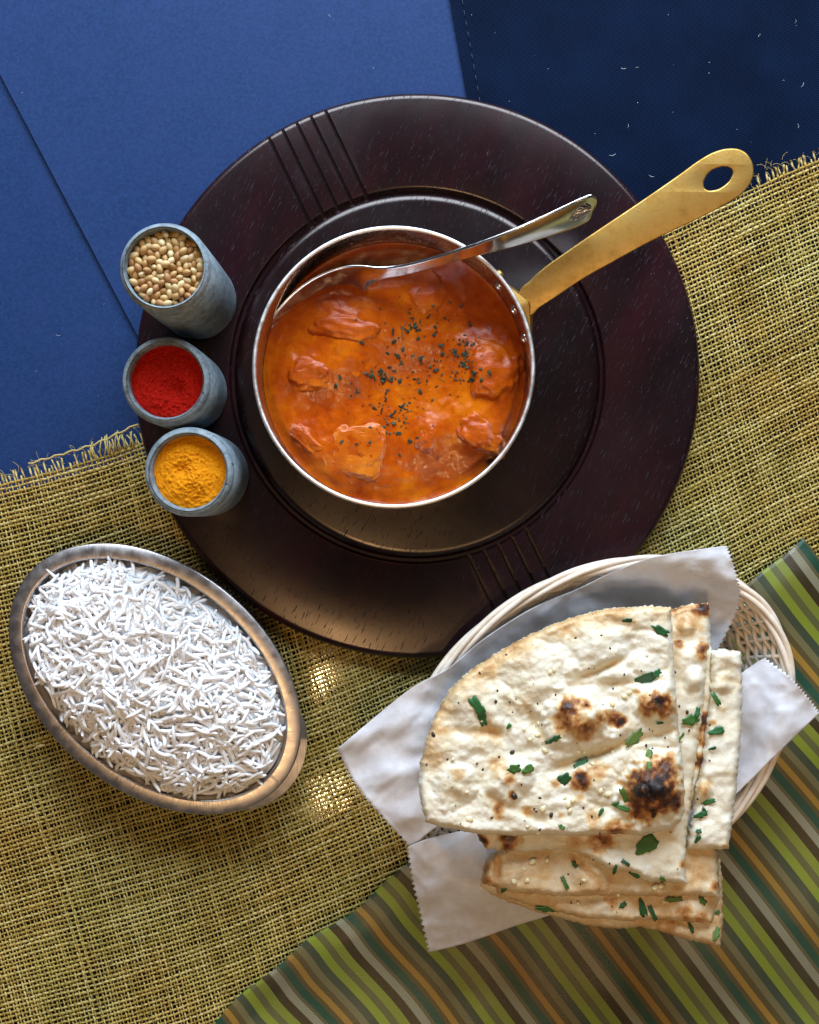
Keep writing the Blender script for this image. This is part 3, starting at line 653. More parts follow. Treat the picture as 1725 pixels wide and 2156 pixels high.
# ------------------------------------------------------------------ rice dish
zd = 0.036; kd = S * (H - zd) / H; pd = P(325.6, 1430, zd); A_, B_ = 346 * kd, 237 * kd; rot = math.radians(-39)
dish = thing("rice_dish", "oval steel dish with flat rim heaped with white rice", "dish", (pd[0], pd[1], 0.0085))
def oval(offs, seg=200):
    V = []; F = []; n = len(offs); UVs = []
    for i in range(seg):
        a = 2 * math.pi * i / seg; ex, ey = A_ * math.cos(a), B_ * math.sin(a); nx_, ny_ = math.cos(a) / A_, math.sin(a) / B_; l = math.hypot(nx_, ny_); nx_, ny_ = nx_ / l, ny_ / l
        for q, z in offs:
            if q > -0.5: x, y = ex + nx_ * q, ey + ny_ * q
            else: x = y = 0.0
            V.append((pd[0] + x * math.cos(rot) - y * math.sin(rot), pd[1] + x * math.sin(rot) + y * math.cos(rot), z)); UVs.append((i / seg, q * 10))
    for i in range(seg):
        j = (i + 1) % seg
        for k in range(n - 1): F.append((i * n + k, j * n + k, j * n + k + 1, i * n + k + 1))
    return V, F, UVs
def set_uv(o, UVs):
    u = o.data.uv_layers.new(name="UVMap"); li = np.zeros(len(o.data.loops), np.int32); o.data.loops.foreach_get("vertex_index", li); u.data.foreach_set("uv", np.array(UVs, np.float32)[li].ravel())
V, F, U = oval([(-0.0003, zd - 0.0018), (0.0003, zd - 0.0014), (0.0002, zd - 0.0006), (-0.0005, zd - 0.0001), (-0.0040, zd + 0.0004), (-0.0068, zd + 0.0008), (-0.0075, zd + 0.0007), (-0.0080, zd - 0.0004), (-0.0082, zd - 0.0016)])
o = obj("flat_rim", V, F, M_dish, dish); set_uv(o, U); sharp(o, 60)
V, F, U = oval([(-0.0082, zd - 0.0016), (-0.0090, zd - 0.006), (-0.0115, zd - 0.018), (-0.018, zd - 0.024), (-0.03, zd - 0.0262), (-0.9, zd - 0.0265)])
o = obj("bowl", V, F, M_dish, dish); set_uv(o, U)
V, F, U = oval([(-0.006, zd - 0.0012), (-0.0078, zd - 0.008), (-0.0105, zd - 0.019), (-0.017, zd - 0.0255), (-0.03, zd - 0.0274), (-0.9, zd - 0.0275)])
o = obj("outer_bowl", V, [f[::-1] for f in F], M_dish, dish); set_uv(o, U)
V = []; F = []; nn = 36                                         # end lug under the rim
for i in range(nn + 1):
    a = math.radians(-33 + 66 * i / nn); ex, ey = A_ * math.cos(a), B_ * math.sin(a); out = 0.0052 * math.cos(math.radians(90 * (i / nn * 2 - 1))) ** 0.7 if 0 < i < nn else 0
    for q, z in ((-0.006, zd - 0.004), (out, zd - 0.0072), (out + 0.0003, zd - 0.0080), (-0.006, zd - 0.006)):
        l = math.hypot(math.cos(a) / A_, math.sin(a) / B_); x = ex + math.cos(a) / A_ / l * q; y = ey + math.sin(a) / B_ / l * q
        V.append((pd[0] + x * math.cos(rot) - y * math.sin(rot), pd[1] + x * math.sin(rot) + y * math.cos(rot), z))
for i in range(nn):
    for k in range(3): F.append((i * 4 + k, (i + 1) * 4 + k, (i + 1) * 4 + k + 1, i * 4 + k + 1))
o = obj("end_handle", V, F, M_dish, dish); set_uv(o, [(v[0] * 3, v[1] * 3) for v in V]); sharp(o, 50)
def loc2w(x, y): return pd[0] + x * math.cos(rot) - y * math.sin(rot), pd[1] + x * math.sin(rot) + y * math.cos(rot)
Ai, Bi = A_ - 0.0092, B_ - 0.0092
def mound(x, y):
    q = math.sqrt((x / Ai) ** 2 + (y / Bi) ** 2)
    return zd + 0.0022 + 0.0145 * (1 - q ** 2.4) - 0.0045 * q ** 5 + 0.0030 * nz(x * 45, y * 45, 2) + 0.0014 * nz(x * 110, y * 110, 6)
V = []; F = []
for i in range(31):
    for j in range(90):
        a = 2 * math.pi * j / 90; q = i / 30; x, y = Ai * q * math.cos(a), Bi * q * math.sin(a); V.append((*loc2w(x, y), mound(x, y) - 0.0018 - 0.0016 * q ** 4))
for i in range(30):
    for j in range(90): F.append((i * 90 + j, (i + 1) * 90 + j, (i + 1) * 90 + (j + 1) % 90, i * 90 + (j + 1) % 90))
o = obj("rice_bed", V, F, M_rice, origin=(pd[0], pd[1], zd)); o["kind"] = "stuff"; tag(o, "packed white rice under the loose top grains in the oval dish", "rice")
def grain(l, r, bend, twist):
    n, sd = 11, 8; V = []; F = []
    for i in range(n):
        t = i / (n - 1); s_ = -1 + 2 * t; rr = r * max(0.10, (1 - abs(s_) ** 5)) ** 0.5 * (1 + 0.07 * math.sin(9 * t + twist))
        c = Vector((s_ * l / 2, bend * (1 - s_ * s_) + 0.0003 * math.sin(3 * s_ + twist), 0.0004 * math.sin(3 * s_ + twist * 2))); dx = Vector((1, -2 * bend * s_ / (l / 2), 0)).normalized(); sdv = Vector((-dx.y, dx.x, 0))
        for k in range(sd): a = 2 * math.pi * k / sd; V.append(c + sdv * math.cos(a) * rr + Vector((0, 0, math.sin(a) * rr * 0.88)))
    for i in range(n - 1):
        for k in range(sd): F.append((i * sd + k, (i + 1) * sd + k, (i + 1) * sd + (k + 1) % sd, i * sd + (k + 1) % sd))
    F += [tuple(range(sd)), tuple((n - 1) * sd + k for k in range(sd))[::-1]]; return V, F
GR = []
for k in range(14):
    V, F = grain(random.uniform(0.0112, 0.0162), random.uniform(0.00098, 0.00116), random.uniform(0, 0.0014) if k % 4 else random.uniform(0.0014, 0.0028), random.uniform(0, 6)); me = fast_mesh("rice_grain", V, [f[::-1] for f in F]); me.materials.append(M_rice); GR.append((me, V, F))
cand = []
def rice_mat(x, y, up, pit):
    yaw = random.uniform(0, 2 * math.pi); e = 0.004
    gx, gy = (mound(x + e, y) - mound(x - e, y)) / (2 * e), (mound(x, y + e) - mound(x, y - e)) / (2 * e)
    nrm = Vector((-gx, -gy, 1)).normalized(); nrm = Matrix.Rotation(rot, 3, 'Z') @ nrm
    R = Vector((0, 0, 1)).rotation_difference(nrm).to_matrix() @ Matrix.Rotation(yaw, 3, 'Z') @ Matrix.Rotation(pit, 3, 'Y') @ Matrix.Rotation(random.uniform(0, 6.28), 3, 'X')
    wx, wy = loc2w(x, y); return Matrix.Translation((wx, wy, mound(x, y) + up)) @ R.to_4x4()
def rpoint(m):
    while True:
        x, y = random.uniform(-Ai, Ai), random.uniform(-Bi, Bi)
        if (x / (Ai - m)) ** 2 + (y / (Bi - m)) ** 2 < 1: return x, y
rv = MB()
for k in range(1500):
    x, y = rpoint(0.0025); up = random.uniform(-0.0032, 0.0004); pit = random.gauss(0, 0.30) if random.random() < 0.90 else random.uniform(-1.1, 1.1); Mx = rice_mat(x, y, up, pit); me, V, F = random.choice(GR)
    rv.add([Mx @ v for v in V], [f[::-1] for f in F])
o = rv.build("rice_heap", M_rice, origin=(pd[0], pd[1], zd)); o["kind"] = "stuff"; tag(o, "heap of loose white rice grains filling the oval dish", "rice")
pts_ = []
for k in range(300):
    best = max((rpoint(0.004) for _ in range(8)), key=lambda q: min([(q[0] - a) ** 2 + (q[1] - b) ** 2 for a, b in pts_] or [1])); pts_.append(best)
    o = bpy.data.objects.new("rice_grain", random.choice(GR)[0]); COL.objects.link(o); o.matrix_world = rice_mat(*best, random.uniform(0.0004, 0.0020), random.gauss(0, 0.26))
    tag(o, "long white rice grain on top of the heap in the oval dish", "rice grain", "rice grains in the oval dish")

# ------------------------------------------------------------------ spice cups
def cup(px, py, zt, z0, rpx, rin, name, label):
    k = S * (H - zt) / H; c = P(px, py, zt); R = rpx * k; r = rin * k; h = zt - z0
    prof = [(0.0001, 0), (R * 0.90, 0), (R * 0.955, 0.0012), (R * 0.985, 0.006), (R * 1.0, h * 0.5), (R * 0.995, h - 0.004)]
    for q in range(7): a = math.pi / 2 * q / 6; prof.append((R * 0.995 - 0.003 + 0.003 * math.cos(a), h - 0.004 + 0.004 * math.sin(a)))
    prof += [(r + 0.0013, h), (r + 0.0004, h - 0.0006), (r, h - 0.0022), (r * 0.99, h * 0.5), (r * 0.97, 0.012), (0.0001, 0.010)]
    V, F = lathe(prof, 72, centre=(c[0], c[1], z0)); o = obj(name, V, F, M_stone, origin=(c[0], c[1], z0)); tag(o, label, "cup", "stone spice cups along the charger"); return c, R, r
zt1 = 0.103
c1, R1c, r1 = cup(345, 562, zt1, zc, 97, 82.5, "spice_cup", "tall grey stone cup filled with whole coriander seeds")
c2, R2c, r2 = cup(348, 801, 0.076, zc, 94.5, 77.5, "spice_cup", "grey stone cup holding red chilli powder, the middle one of three")
c3, R3c, r3 = cup(396.5, 993, 0.077, zc, 95.5, 77.5, "spice_cup", "grey stone cup holding yellow turmeric powder, nearest the rice dish")
def powder(name, c, r, z, mat, label, dents, seed):
    V = []; F = []
    for i in range(61):
        q = i / 60 * r * 0.995
        for j in range(120):
            a = 2 * math.pi * j / 120; x, y = q * math.cos(a), q * math.sin(a)
            h = 0.0007 * fbm(x * 70 + seed, y * 70, 1, 3) + 0.0011 * max(0, fbm(x * 380, y * 380 + seed, 2, 4) - 0.1) + 0.0006 * nz(x * 800, y * 800) + 0.0012 * (1 - (q / r) ** 2)
            for dx, dy, dr, dh in dents: h += dh * math.exp(-((x - dx) ** 2 + (y - dy) ** 2) / dr ** 2)
            V.append((c[0] + x, c[1] + y, z + h))
    for i in range(60):
        for j in range(120): F.append((i * 120 + j, (i + 1) * 120 + j, (i + 1) * 120 + (j + 1) % 120, i * 120 + (j + 1) % 120))
    o = obj(name, V, F, mat, origin=(c[0], c[1], z)); return tag(o, label, "spice powder")
powder("chilli_powder", c2, r2, 0.0705, M_chilli, "deep red chilli powder in the middle stone cup", [(0.004, -0.004, 0.004, -0.0028), (-0.006, -0.009, 0.004, 0.0014), (0.0, 0.012, 0.01, -0.001)], 3)
powder("turmeric_powder", c3, r3, 0.0715, M_turm, "golden turmeric powder in the stone cup nearest the rice", [(-0.004, 0.001, 0.0035, -0.0024), (0.003, -0.004, 0.006, 0.0018), (-0.006, -0.010, 0.005, 0.0012), (0.008, 0.010, 0.006, -0.001)], 9)
def seed_mesh():
    V = []; F = []; ns, nr = 22, 9
    for j in range(nr):
        b = math.pi * j / (nr - 1)
        for i in range(ns):
            a = 2 * math.pi * i / ns; rr = math.sin(b) * (1 + (0.06 if i % 2 else -0.06)); V.append(((1.42 * math.cos(b) + 0.10 * math.cos(b) ** 9), rr * math.cos(a), rr * math.sin(a)))
    for j in range(nr - 1):
        for i in range(ns): F.append((j * ns + i, j * ns + (i + 1) % ns, (j + 1) * ns + (i + 1) % ns, (j + 1) * ns + i))
    n0 = len(V); V += [(1.5, 0.06, 0), (1.5, -0.05, 0.05), (1.5, -0.05, -0.05), (1.9, 0.05, 0.04)]; F += [(n0, n0 + 1, n0 + 3), (n0 + 1, n0 + 2, n0 + 3), (n0 + 2, n0, n0 + 3)]
    me = fast_mesh("coriander_seed", V, F); me.materials.append(M_seed); return me
SM = seed_mesh(); sr = 0.00170
def pack(n, R, it=160):
    q = rng.uniform(-1, 1, (n, 2)) * R * 0.7
    for _ in range(it):
        d = q[:, None] - q[None]; l = np.sqrt((d ** 2).sum(-1)) + 1e-9; ov = np.clip(2.12 * sr - l, 0, None); np.fill_diagonal(ov, 0)
        q = q + (d / l[..., None] * ov[..., None]).sum(1) * 0.3; rr = np.hypot(q[:, 0], q[:, 1]); f = np.minimum(1, (R - sr) / np.maximum(rr, 1e-9)); q *= f[:, None]
    return q
zS = zt1 - 0.0050
for lay, n, dz in ((0, 94, 0.0), (1, 98, -0.0027), (2, 90, -0.0054)):
    for x, y in pack(n, r1 * 0.985):
        o = bpy.data.objects.new("coriander_seed", SM); COL.objects.link(o); s_ = sr * random.uniform(0.78, 1.12)
        o.location = (c1[0] + x, c1[1] + y, zS + dz + random.uniform(-0.0011, 0.0011) + 0.001 * (1 - (x * x + y * y) / r1 ** 2)); o.scale = (s_, s_, s_); o.rotation_euler = (random.uniform(0, 6), random.gauss(0, 0.45), random.uniform(0, 6.28))
        tag(o, "ribbed tan coriander seed in the tall stone cup", "coriander seed", "coriander seeds in the tall cup")
V, F = lathe([(0.0001, zS - 0.006), (r1 * 0.985, zS - 0.0062)], 40, centre=(c1[0], c1[1], 0)); o = obj("seed_fill", V, F, M_seed, origin=(c1[0], c1[1], zS)); o["kind"] = "stuff"; tag(o, "packed coriander seeds below the top layer in the tall cup", "coriander seeds")

# ------------------------------------------------------------------ bread basket
zk = 0.050; kk = S * (H - zk) / H; bc = P(1255.2, 1545.2, zk); BA, BB, brot = 449.2 * kk, 331 * kk, math.radians(33.64)
bas = thing("bread_basket", "oval woven pale cane basket lined with waxed paper and holding naan", "basket", (bc[0], bc[1], 0.012))
def ell(a, ra, rb, z): x, y = ra * math.cos(a), rb * math.sin(a); return (bc[0] + x * math.cos(brot) - y * math.sin(brot), bc[1] + x * math.sin(brot) + y * math.cos(brot), z)
for k in range(4):
    m = MB(); path = []; nb_ = 240
    for i in range(nb_):
        a = 2 * math.pi * i / nb_; ph = k * math.pi / 2 + a * 4; off = -0.0022 + 0.0021 * math.cos(ph) + 0.0004 * nz(i * .1, k); zz = zk + 0.0018 * math.sin(ph) - 0.001
        path.append(ell(a, BA + off, BB + off, zz))
    m.tube(path, 0.00165, 7, True); m.build("rim_strand", M_cane, bas)
nst = 48
for lv in range(14):
    f = lv / 13; z = zk - 0.0032 - 0.0025 * lv; sc = -0.0042 - 0.021 * f ** 1.1; path = []
    for i in range(nst * 4):
        a = 2 * math.pi * i / (nst * 4); wv = 0.0013 * math.cos(math.pi * (i / 4 + lv)); path.append(ell(a, BA + sc + wv, BB + sc + wv, z + 0.0003 * nz(i * .2, lv)))
    m = MB(); m.tube(path, 0.00135, 6, True); m.build("weave_strand", M_cane, bas)
me_st = None
for i in range(nst):
    a = 2 * math.pi * (i + 0.0) / nst; m = MB(); m.tube([ell(a, BA - 0.0042 - q * 0.021, BB - 0.0042 - q * 0.021, zk - 0.001 - 0.036 * q) for q in (0, .25, .5, .75, 1)], 0.0011, 5); m.build("stake", M_cane, bas)
V = []; F = []
for i in range(90):
    a = 2 * math.pi * i / 90
    for q, z in ((0.0, 0.0125), (0.5, 0.0125), (1.0, 0.0135)): V.append(ell(a, (BA - 0.0245) * q + 1e-5, (BB - 0.0245) * q + 1e-5, z))
for i in range(90):
    for k in range(2): F.append((i * 3 + k, ((i + 1) % 90) * 3 + k, ((i + 1) % 90) * 3 + k + 1, i * 3 + k + 1))
obj("base", V, F, M_cane, bas)

# ------------------------------------------------------------------ waxed paper
def paper(lat_, name, label, ns, ntt, teeth0, teeth1, seed):
    Lt = np.array(lat_, float)          # (t rows, s cols, 3)
    nT_, nS_ = Lt.shape[:2]; tv = np.linspace(0, nT_ - 1, ntt + 1); sv = np.linspace(0, nS_ - 1, ns + 1)
    A = np.array([cr(sv, row) for row in Lt]); G = np.array([cr(tv, A[:, i]) for i in range(ns + 1)])     # (s, t, 3)
    for i in range(ns + 1):
        for j in range(ntt + 1):
            x, y, z = G[i, j]; G[i, j, 2] = z + 0.0022 * noise.ridged_multi_fractal(Vector((x * 0.0085 + seed, y * 0.0085, 0)), 0.9, 2.1, 3, 1.0, 2.0) * 0.95 + 0.0022 * abs(nz(x * 0.013 + y * 0.007, y * 0.012, seed + 4)) + 0.0014 * nz(x * 0.022, y * 0.022, seed) - 0.0018
    for end, amp in ((0, 1), (ns, 1)):
        nbr = 1 if end == 0 else ns - 1; d = G[end] - G[nbr]; dl = np.maximum(1e-6, np.hypot(d[:, 0], d[:, 1]))
        tz = np.array([5.2 if j % 2 else -1.5 for j in range(ntt + 1)]); G[end, :, :2] += d[:, :2] / dl[:, None] * tz[:, None]
    V = [P(*G[i, j]) for i in range(ns + 1) for j in range(ntt + 1)]; W_ = ntt + 1
    F = [(i * W_ + j, i * W_ + j + 1, (i + 1) * W_ + j + 1, (i + 1) * W_ + j) for i in range(ns) for j in range(ntt)]
    o = obj(name, V, F, M_paper, origin=(bc[0], bc[1], 0.02)); o.modifiers.new("s", 'SOLIDIFY').thickness = 0.00012; return tag(o, label, "waxed paper")
paper([[(711, 1576, .058), (858, 1455, .060), (943, 1408, .059), (1018, 1346, .053), (1122, 1280, .048), (1216, 1240, .048), (1288, 1206, .055), (1380, 1172, .060), (1528, 1149, .060)],
       [(745, 1642, .058), (868, 1530, .060), (960, 1470, .048), (1050, 1410, .038), (1150, 1360, .034), (1250, 1330, .034), (1340, 1275, .036), (1440, 1215, .054), (1549, 1211, .060)],
       [(790, 1700, .058), (880, 1640, .059), (960, 1580, .044), (1060, 1500, .032), (1170, 1440, .030), (1270, 1400, .030), (1370, 1350, .032), (1470, 1290, .038), (1554, 1275, .050)],
       [(868, 1786, .058), (905, 1752, .059), (1000, 1690, .042), (1100, 1600, .032), (1200, 1520, .028), (1300, 1460, .028), (1390, 1410, .030), (1450, 1390, .034), (1508, 1373, .038)]],
      "paper_liner", "white waxed paper liner reaching from the left flap to the top right corner", 110, 52, 20, 20, 3.1)
paper([[(860, 1783, .058), (905, 1765, .0575), (1000, 1740, .044), (1150, 1680, .032), (1300, 1600, .028), (1430, 1520, .030), (1510, 1460, .035), (1565, 1415, .042), (1608, 1386, .048)],
       [(870, 1850, .054), (930, 1830, .0585), (1020, 1800, .054), (1170, 1740, .040), (1320, 1660, .030), (1450, 1590, .032), (1540, 1510, .040), (1610, 1450, .053), (1660, 1425, .060)],
       [(888, 1930, .047), (950, 1905, .054), (1050, 1870, .0575), (1190, 1820, .052), (1350, 1740, .040), (1480, 1660, .038), (1570, 1580, .050), (1640, 1500, .059), (1695, 1464, .060)],
       [(905, 2005, .040), (985, 1985, .044), (1085, 1950, .049), (1190, 1915, .053), (1340, 1840, .052), (1470, 1740, .050), (1560, 1662, .055), (1636, 1588, .058), (1724, 1503, .058)]],
      "paper_liner", "white waxed paper liner reaching from the bottom left flap to the right flap", 110, 40, 20, 12, 8.7)

# ------------------------------------------------------------------ naan
def in_poly(px, py, poly):
    x, y = poly[:, 0], poly[:, 1]; x2, y2 = np.roll(x, -1), np.roll(y, -1); r = np.zeros(len(px), bool)
    for a, b, c, d in zip(x, y, x2, y2):
        cnd = ((b > py) != (d > py)) & (px < (c - a) * (py - b) / (d - b + 1e-12) + a); r ^= cnd
    return r
def dist_poly(q, poly):
    a = poly; b = np.roll(poly, -1, 0); best = np.full(len(q), 1e9)
    for s0, s1 in zip(a, b):
        d = s1 - s0; t = np.clip(((q - s0) @ d) / max(d @ d, 1e-9), 0, 1); best = np.minimum(best, np.hypot(*(q - s0 - t[:, None] * d).T))
    return best
bz_ = lambda q: [(690 + x * 0.6, 1104 + y * 0.6) for x, y in q]
def naan(outline, zf, thick, sp, label, spots, blist, creases=(), rim_brown=None, seed=0, rag=2.2, shade_bias=0.0):
    thick *= 1.35; raw = np.array(bz_(outline)); pts = []
    for i in range(len(raw)):
        a, b = raw[i], raw[(i + 1) % len(raw)]; n = max(1, int(np.hypot(*(b - a)) / (sp * 0.8)))
        for k in range(n):
            p = a + (b - a) * k / n; nn_ = np.array([-(b - a)[1], (b - a)[0]]) / max(1e-6, np.hypot(*(b - a)))
            pts.append(p + nn_ * (rag * fbm(p[0] * 0.09 + seed, p[1] * 0.09, 0, 4) * 1.3))
    poly = np.array(pts); lo, hi = poly.min(0), poly.max(0); gx, gy = np.meshgrid(np.arange(lo[0], hi[0], sp), np.arange(lo[1], hi[1], sp)); g = np.stack([gx.ravel(), gy.ravel()], 1) + rng.uniform(-0.25, 0.25, (gx.size, 2)) * sp
    g = g[in_poly(g[:, 0], g[:, 1], poly)]; g = g[dist_poly(g, poly) > sp * 0.6]
    allp = np.concatenate([poly, g]); nb_ = len(poly)
    res = delaunay_2d_cdt([Vector(p) for p in allp], [], [list(range(nb_))], 1, 1e-5)
    q = np.array([v[:] for v in res[0]]); F = [tuple(f) for f in res[2]]
    d = dist_poly(q, poly); Z = np.zeros(len(q)); C = np.zeros(len(q))
    for i, (x, y) in enumerate(q):
        h = 0.0022 * fbm(x * 0.012 + seed, y * 0.015, 1, 3) + 0.0006 * fbm(x * 0.04, y * 0.05 + seed, 2, 3) + 0.0003 * nz(x * 0.2, y * 0.2, seed)
        c = shade_bias + 0.04 + 0.11 * fbm(x * 0.018 + 5, y * 0.018 + seed, 3, 3)  # first term browns lower layers, painting the shade they lie in
        for bx, by, br, bh in blist:
            bx, by, br = 690 + bx * 0.6, 1104 + by * 0.6, br * 0.6; dd = math.hypot(x - bx, y - by) / br * (1 + 0.34 * nz(x * 0.022, y * 0.022, bx) + 0.12 * nz(x * 0.07, y * 0.07, bx))
            if dd < 1.25: h += bh * float(sm(1.2, 0.15, dd))
            h -= 0.0006 * math.exp(-((dd - 1.12) / 0.14) ** 2)
        for sx, sy, srx, stg in spots:
            sx, sy, s_r = 690 + sx * 0.6, 1104 + sy * 0.6, srx * 0.6; dd = math.hypot(x - sx, y - sy) / s_r + 0.55 * fbm(x * 0.05 + sx, y * 0.05 + sy, 4, 4)
            if dd < 1.25: c = max(c, stg * float(sm(1.2, 0.25, dd)) if False else stg * (1 - min(1, max(0, (dd - 0.2) / 1.0))) ** 0.8 + 0.02)
        for (ax, ay, b_x, b_y, wd, dp) in creases:
            a0 = np.array((690 + ax * 0.6, 1104 + ay * 0.6)); b0 = np.array((690 + b_x * 0.6, 1104 + b_y * 0.6)); dv = b0 - a0; t = min(1, max(0, ((x - a0[0]) * dv[0] + (y - a0[1]) * dv[1]) / (dv @ dv))); dd = math.hypot(x - a0[0] - t * dv[0], y - a0[1] - t * dv[1]) / (wd * 0.6)
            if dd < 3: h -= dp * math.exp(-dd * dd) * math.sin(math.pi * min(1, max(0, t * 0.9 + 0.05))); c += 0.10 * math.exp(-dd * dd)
        Z[i] = h; C[i] = c
    e = np.clip(d / 13.0, 0, 1); Z -= thick * 0.6 * (1 - e) ** 2.4; C += 0.10 * (1 - np.clip(d / 4.0, 0, 1)) * (0.5 + 0.5 * np.sin(q[:, 0] * 0.11 + 2 * np.sin(q[:, 1] * 0.07)))
    if rim_brown is not None:
        tp = np.array(bz_(rim_brown)); dm = np.full(len(q), 1e9)
        for s0, s1 in zip(tp[:-1], tp[1:]):
            dv = s1 - s0; t = np.clip(((q - s0) @ dv) / (dv @ dv), 0, 1); dm = np.minimum(dm, np.hypot(*(q - s0 - t[:, None] * dv).T))
        C += 0.20 * np.clip(1 - dm / 62, 0, 1) ** 0.9  # browner towards the line given along the rim
    base = np.array([zf(x, y) for x, y in q]); T = Pn(np.stack([q[:, 0], q[:, 1], base + Z + thick], 1)); Bm = T.copy(); Bm[:, 2] = base - 0.0; n = len(q)
    cnt = {}
    for f in F:
        for a, b in zip(f, f[1:] + f[:1]): cnt[(a, b)] = cnt.get((a, b), 0) + 1
    bd = [(a, b) for (a, b) in cnt if (b, a) not in cnt]; FF = list(F) + [tuple(n + i for i in f[::-1]) for f in F]
    Md = {}; extra = []; Cx = []
    for a, b in bd:
        for v in (a, b):
            if v not in Md: Md[v] = 2 * n + len(extra); cen = q.mean(0); m_ = (T[v] + Bm[v]) / 2; o_ = rng.normal(0, 0.00035, 2); extra.append((m_[0] + o_[0], m_[1] + o_[1], m_[2])); Cx.append(0.04 + 0.3 * max(0, fbm(q[v][0] * 0.05, q[v][1] * 0.05, seed)))
        FF.append((b, a, Md[a], Md[b])); FF.append((Md[b], Md[a], n + a, n + b))
    VV = np.concatenate([T, Bm, np.array(extra)]); o = obj("naan_piece", VV, FF, M_naan, origin=(T[:, 0].mean(), T[:, 1].mean(), float(base.mean())))
    bm = bmesh.new(); bm.from_mesh(o.data); bmesh.ops.recalc_face_normals(bm, faces=bm.faces); bm.to_mesh(o.data); bm.free()
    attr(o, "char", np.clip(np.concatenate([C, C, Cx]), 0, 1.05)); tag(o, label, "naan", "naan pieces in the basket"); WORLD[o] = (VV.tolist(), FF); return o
def pl(z, sx=0.0, sy=0.0): return lambda x, y: z + sx * (x - 1250) / 300 + sy * (y - 1550) / 300
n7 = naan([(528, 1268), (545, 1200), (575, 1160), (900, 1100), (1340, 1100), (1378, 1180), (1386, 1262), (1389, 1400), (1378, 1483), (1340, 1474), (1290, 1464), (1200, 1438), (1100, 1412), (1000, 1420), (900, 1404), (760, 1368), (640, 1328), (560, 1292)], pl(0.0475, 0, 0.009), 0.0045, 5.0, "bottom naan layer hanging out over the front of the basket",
     [(1200, 1395, 60, .35), (620, 1310, 30, .25), (900, 1395, 50, .2)], [(1150, 1400, 60, .002)], seed=11, shade_bias=0.15)
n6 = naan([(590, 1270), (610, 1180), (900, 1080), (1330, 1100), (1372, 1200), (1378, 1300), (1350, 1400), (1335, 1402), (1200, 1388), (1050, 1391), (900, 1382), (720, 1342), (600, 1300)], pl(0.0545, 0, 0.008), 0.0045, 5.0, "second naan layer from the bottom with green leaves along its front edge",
     [(1250, 1365, 40, .42), (1310, 1385, 30, .4), (1000, 1330, 30, .45), (700, 1330, 40, .2)], [(1270, 1350, 70, .003)], seed=23, shade_bias=0.15)
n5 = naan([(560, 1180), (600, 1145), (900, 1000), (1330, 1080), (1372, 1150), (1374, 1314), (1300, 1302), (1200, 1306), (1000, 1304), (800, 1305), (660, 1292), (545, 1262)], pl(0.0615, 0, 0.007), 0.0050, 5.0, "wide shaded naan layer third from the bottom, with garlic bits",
     [(555, 1210, 26, .55), (560, 1250, 20, .5), (1360, 1270, 20, .5)], [(930, 1230, 70, .003), (640, 1220, 40, .0015)], [(860, 1170, 960, 1260, 12, .003), (600, 1160, 590, 1270, 10, .004)], seed=31, shade_bias=0.15)
n4 = naan([(1345, 600), (1347, 447), (1400, 440), (1452, 447), (1456, 600), (1447, 800), (1427, 1000), (1408, 1139), (1330, 1142), (1262, 1138), (1285, 1000), (1318, 830)], pl(0.0705, 0.001, 0.003), 0.0050, 4.6, "long narrow naan piece at the right side of the stack",
     [(1315, 930, 34, .36), (1380, 650, 20, .2), (1350, 695, 16, .35), (1400, 580, 40, .12), (1405, 1130, 20, .3)], [(1310, 940, 40, .003), (1390, 560, 40, .002)], [(1380, 540, 1450, 560, 14, .0015)], seed=43)
n3 = naan([(1100, 300), (1208, 300), (1260, 284), (1338, 277), (1343, 300), (1343, 400), (1353, 450), (1350, 600), (1322, 830), (1280, 1000), (1230, 1050), (1100, 900)], pl(0.0660, 0.001, 0.001), 0.0050, 4.6, "brown charred naan corner poking out behind the top piece",
     [(1310, 290, 32, .95), (1270, 330, 75, .30), (1225, 290, 34, .5), (1320, 690, 40, .8), (1300, 830, 34, .65), (1310, 760, 20, .5)], [(1260, 350, 36, .003)], seed=57)
n2 = naan([(1150, 420), (1214, 407), (1335, 407), (1338, 430), (1325, 560), (1308, 720), (1290, 850), (1272, 1000), (1258, 1100), (1256, 1225), (1264, 1263), (1190, 1256), (1112, 1252), (1085, 1222), (1000, 1214), (940, 1182), (880, 1152), (830, 1140), (700, 1152), (560, 1140), (532, 1110), (524, 1086), (700, 1000), (1000, 900)], pl(0.0725, 0, 0.004), 0.0048, 4.6, "naan piece directly under the top one, with a pointed front corner",
     [(1230, 412, 24, .65), (1318, 440, 30, .75), (640, 1105, 48, .72), (540, 1110, 26, .8), (960, 1105, 56, .55), (870, 1120, 46, .3), (1250, 1190, 16, .5), (900, 1180, 30, .35)], [(1290, 545, 44, .003), (640, 1110, 50, .002)], seed=71, shade_bias=0.03)
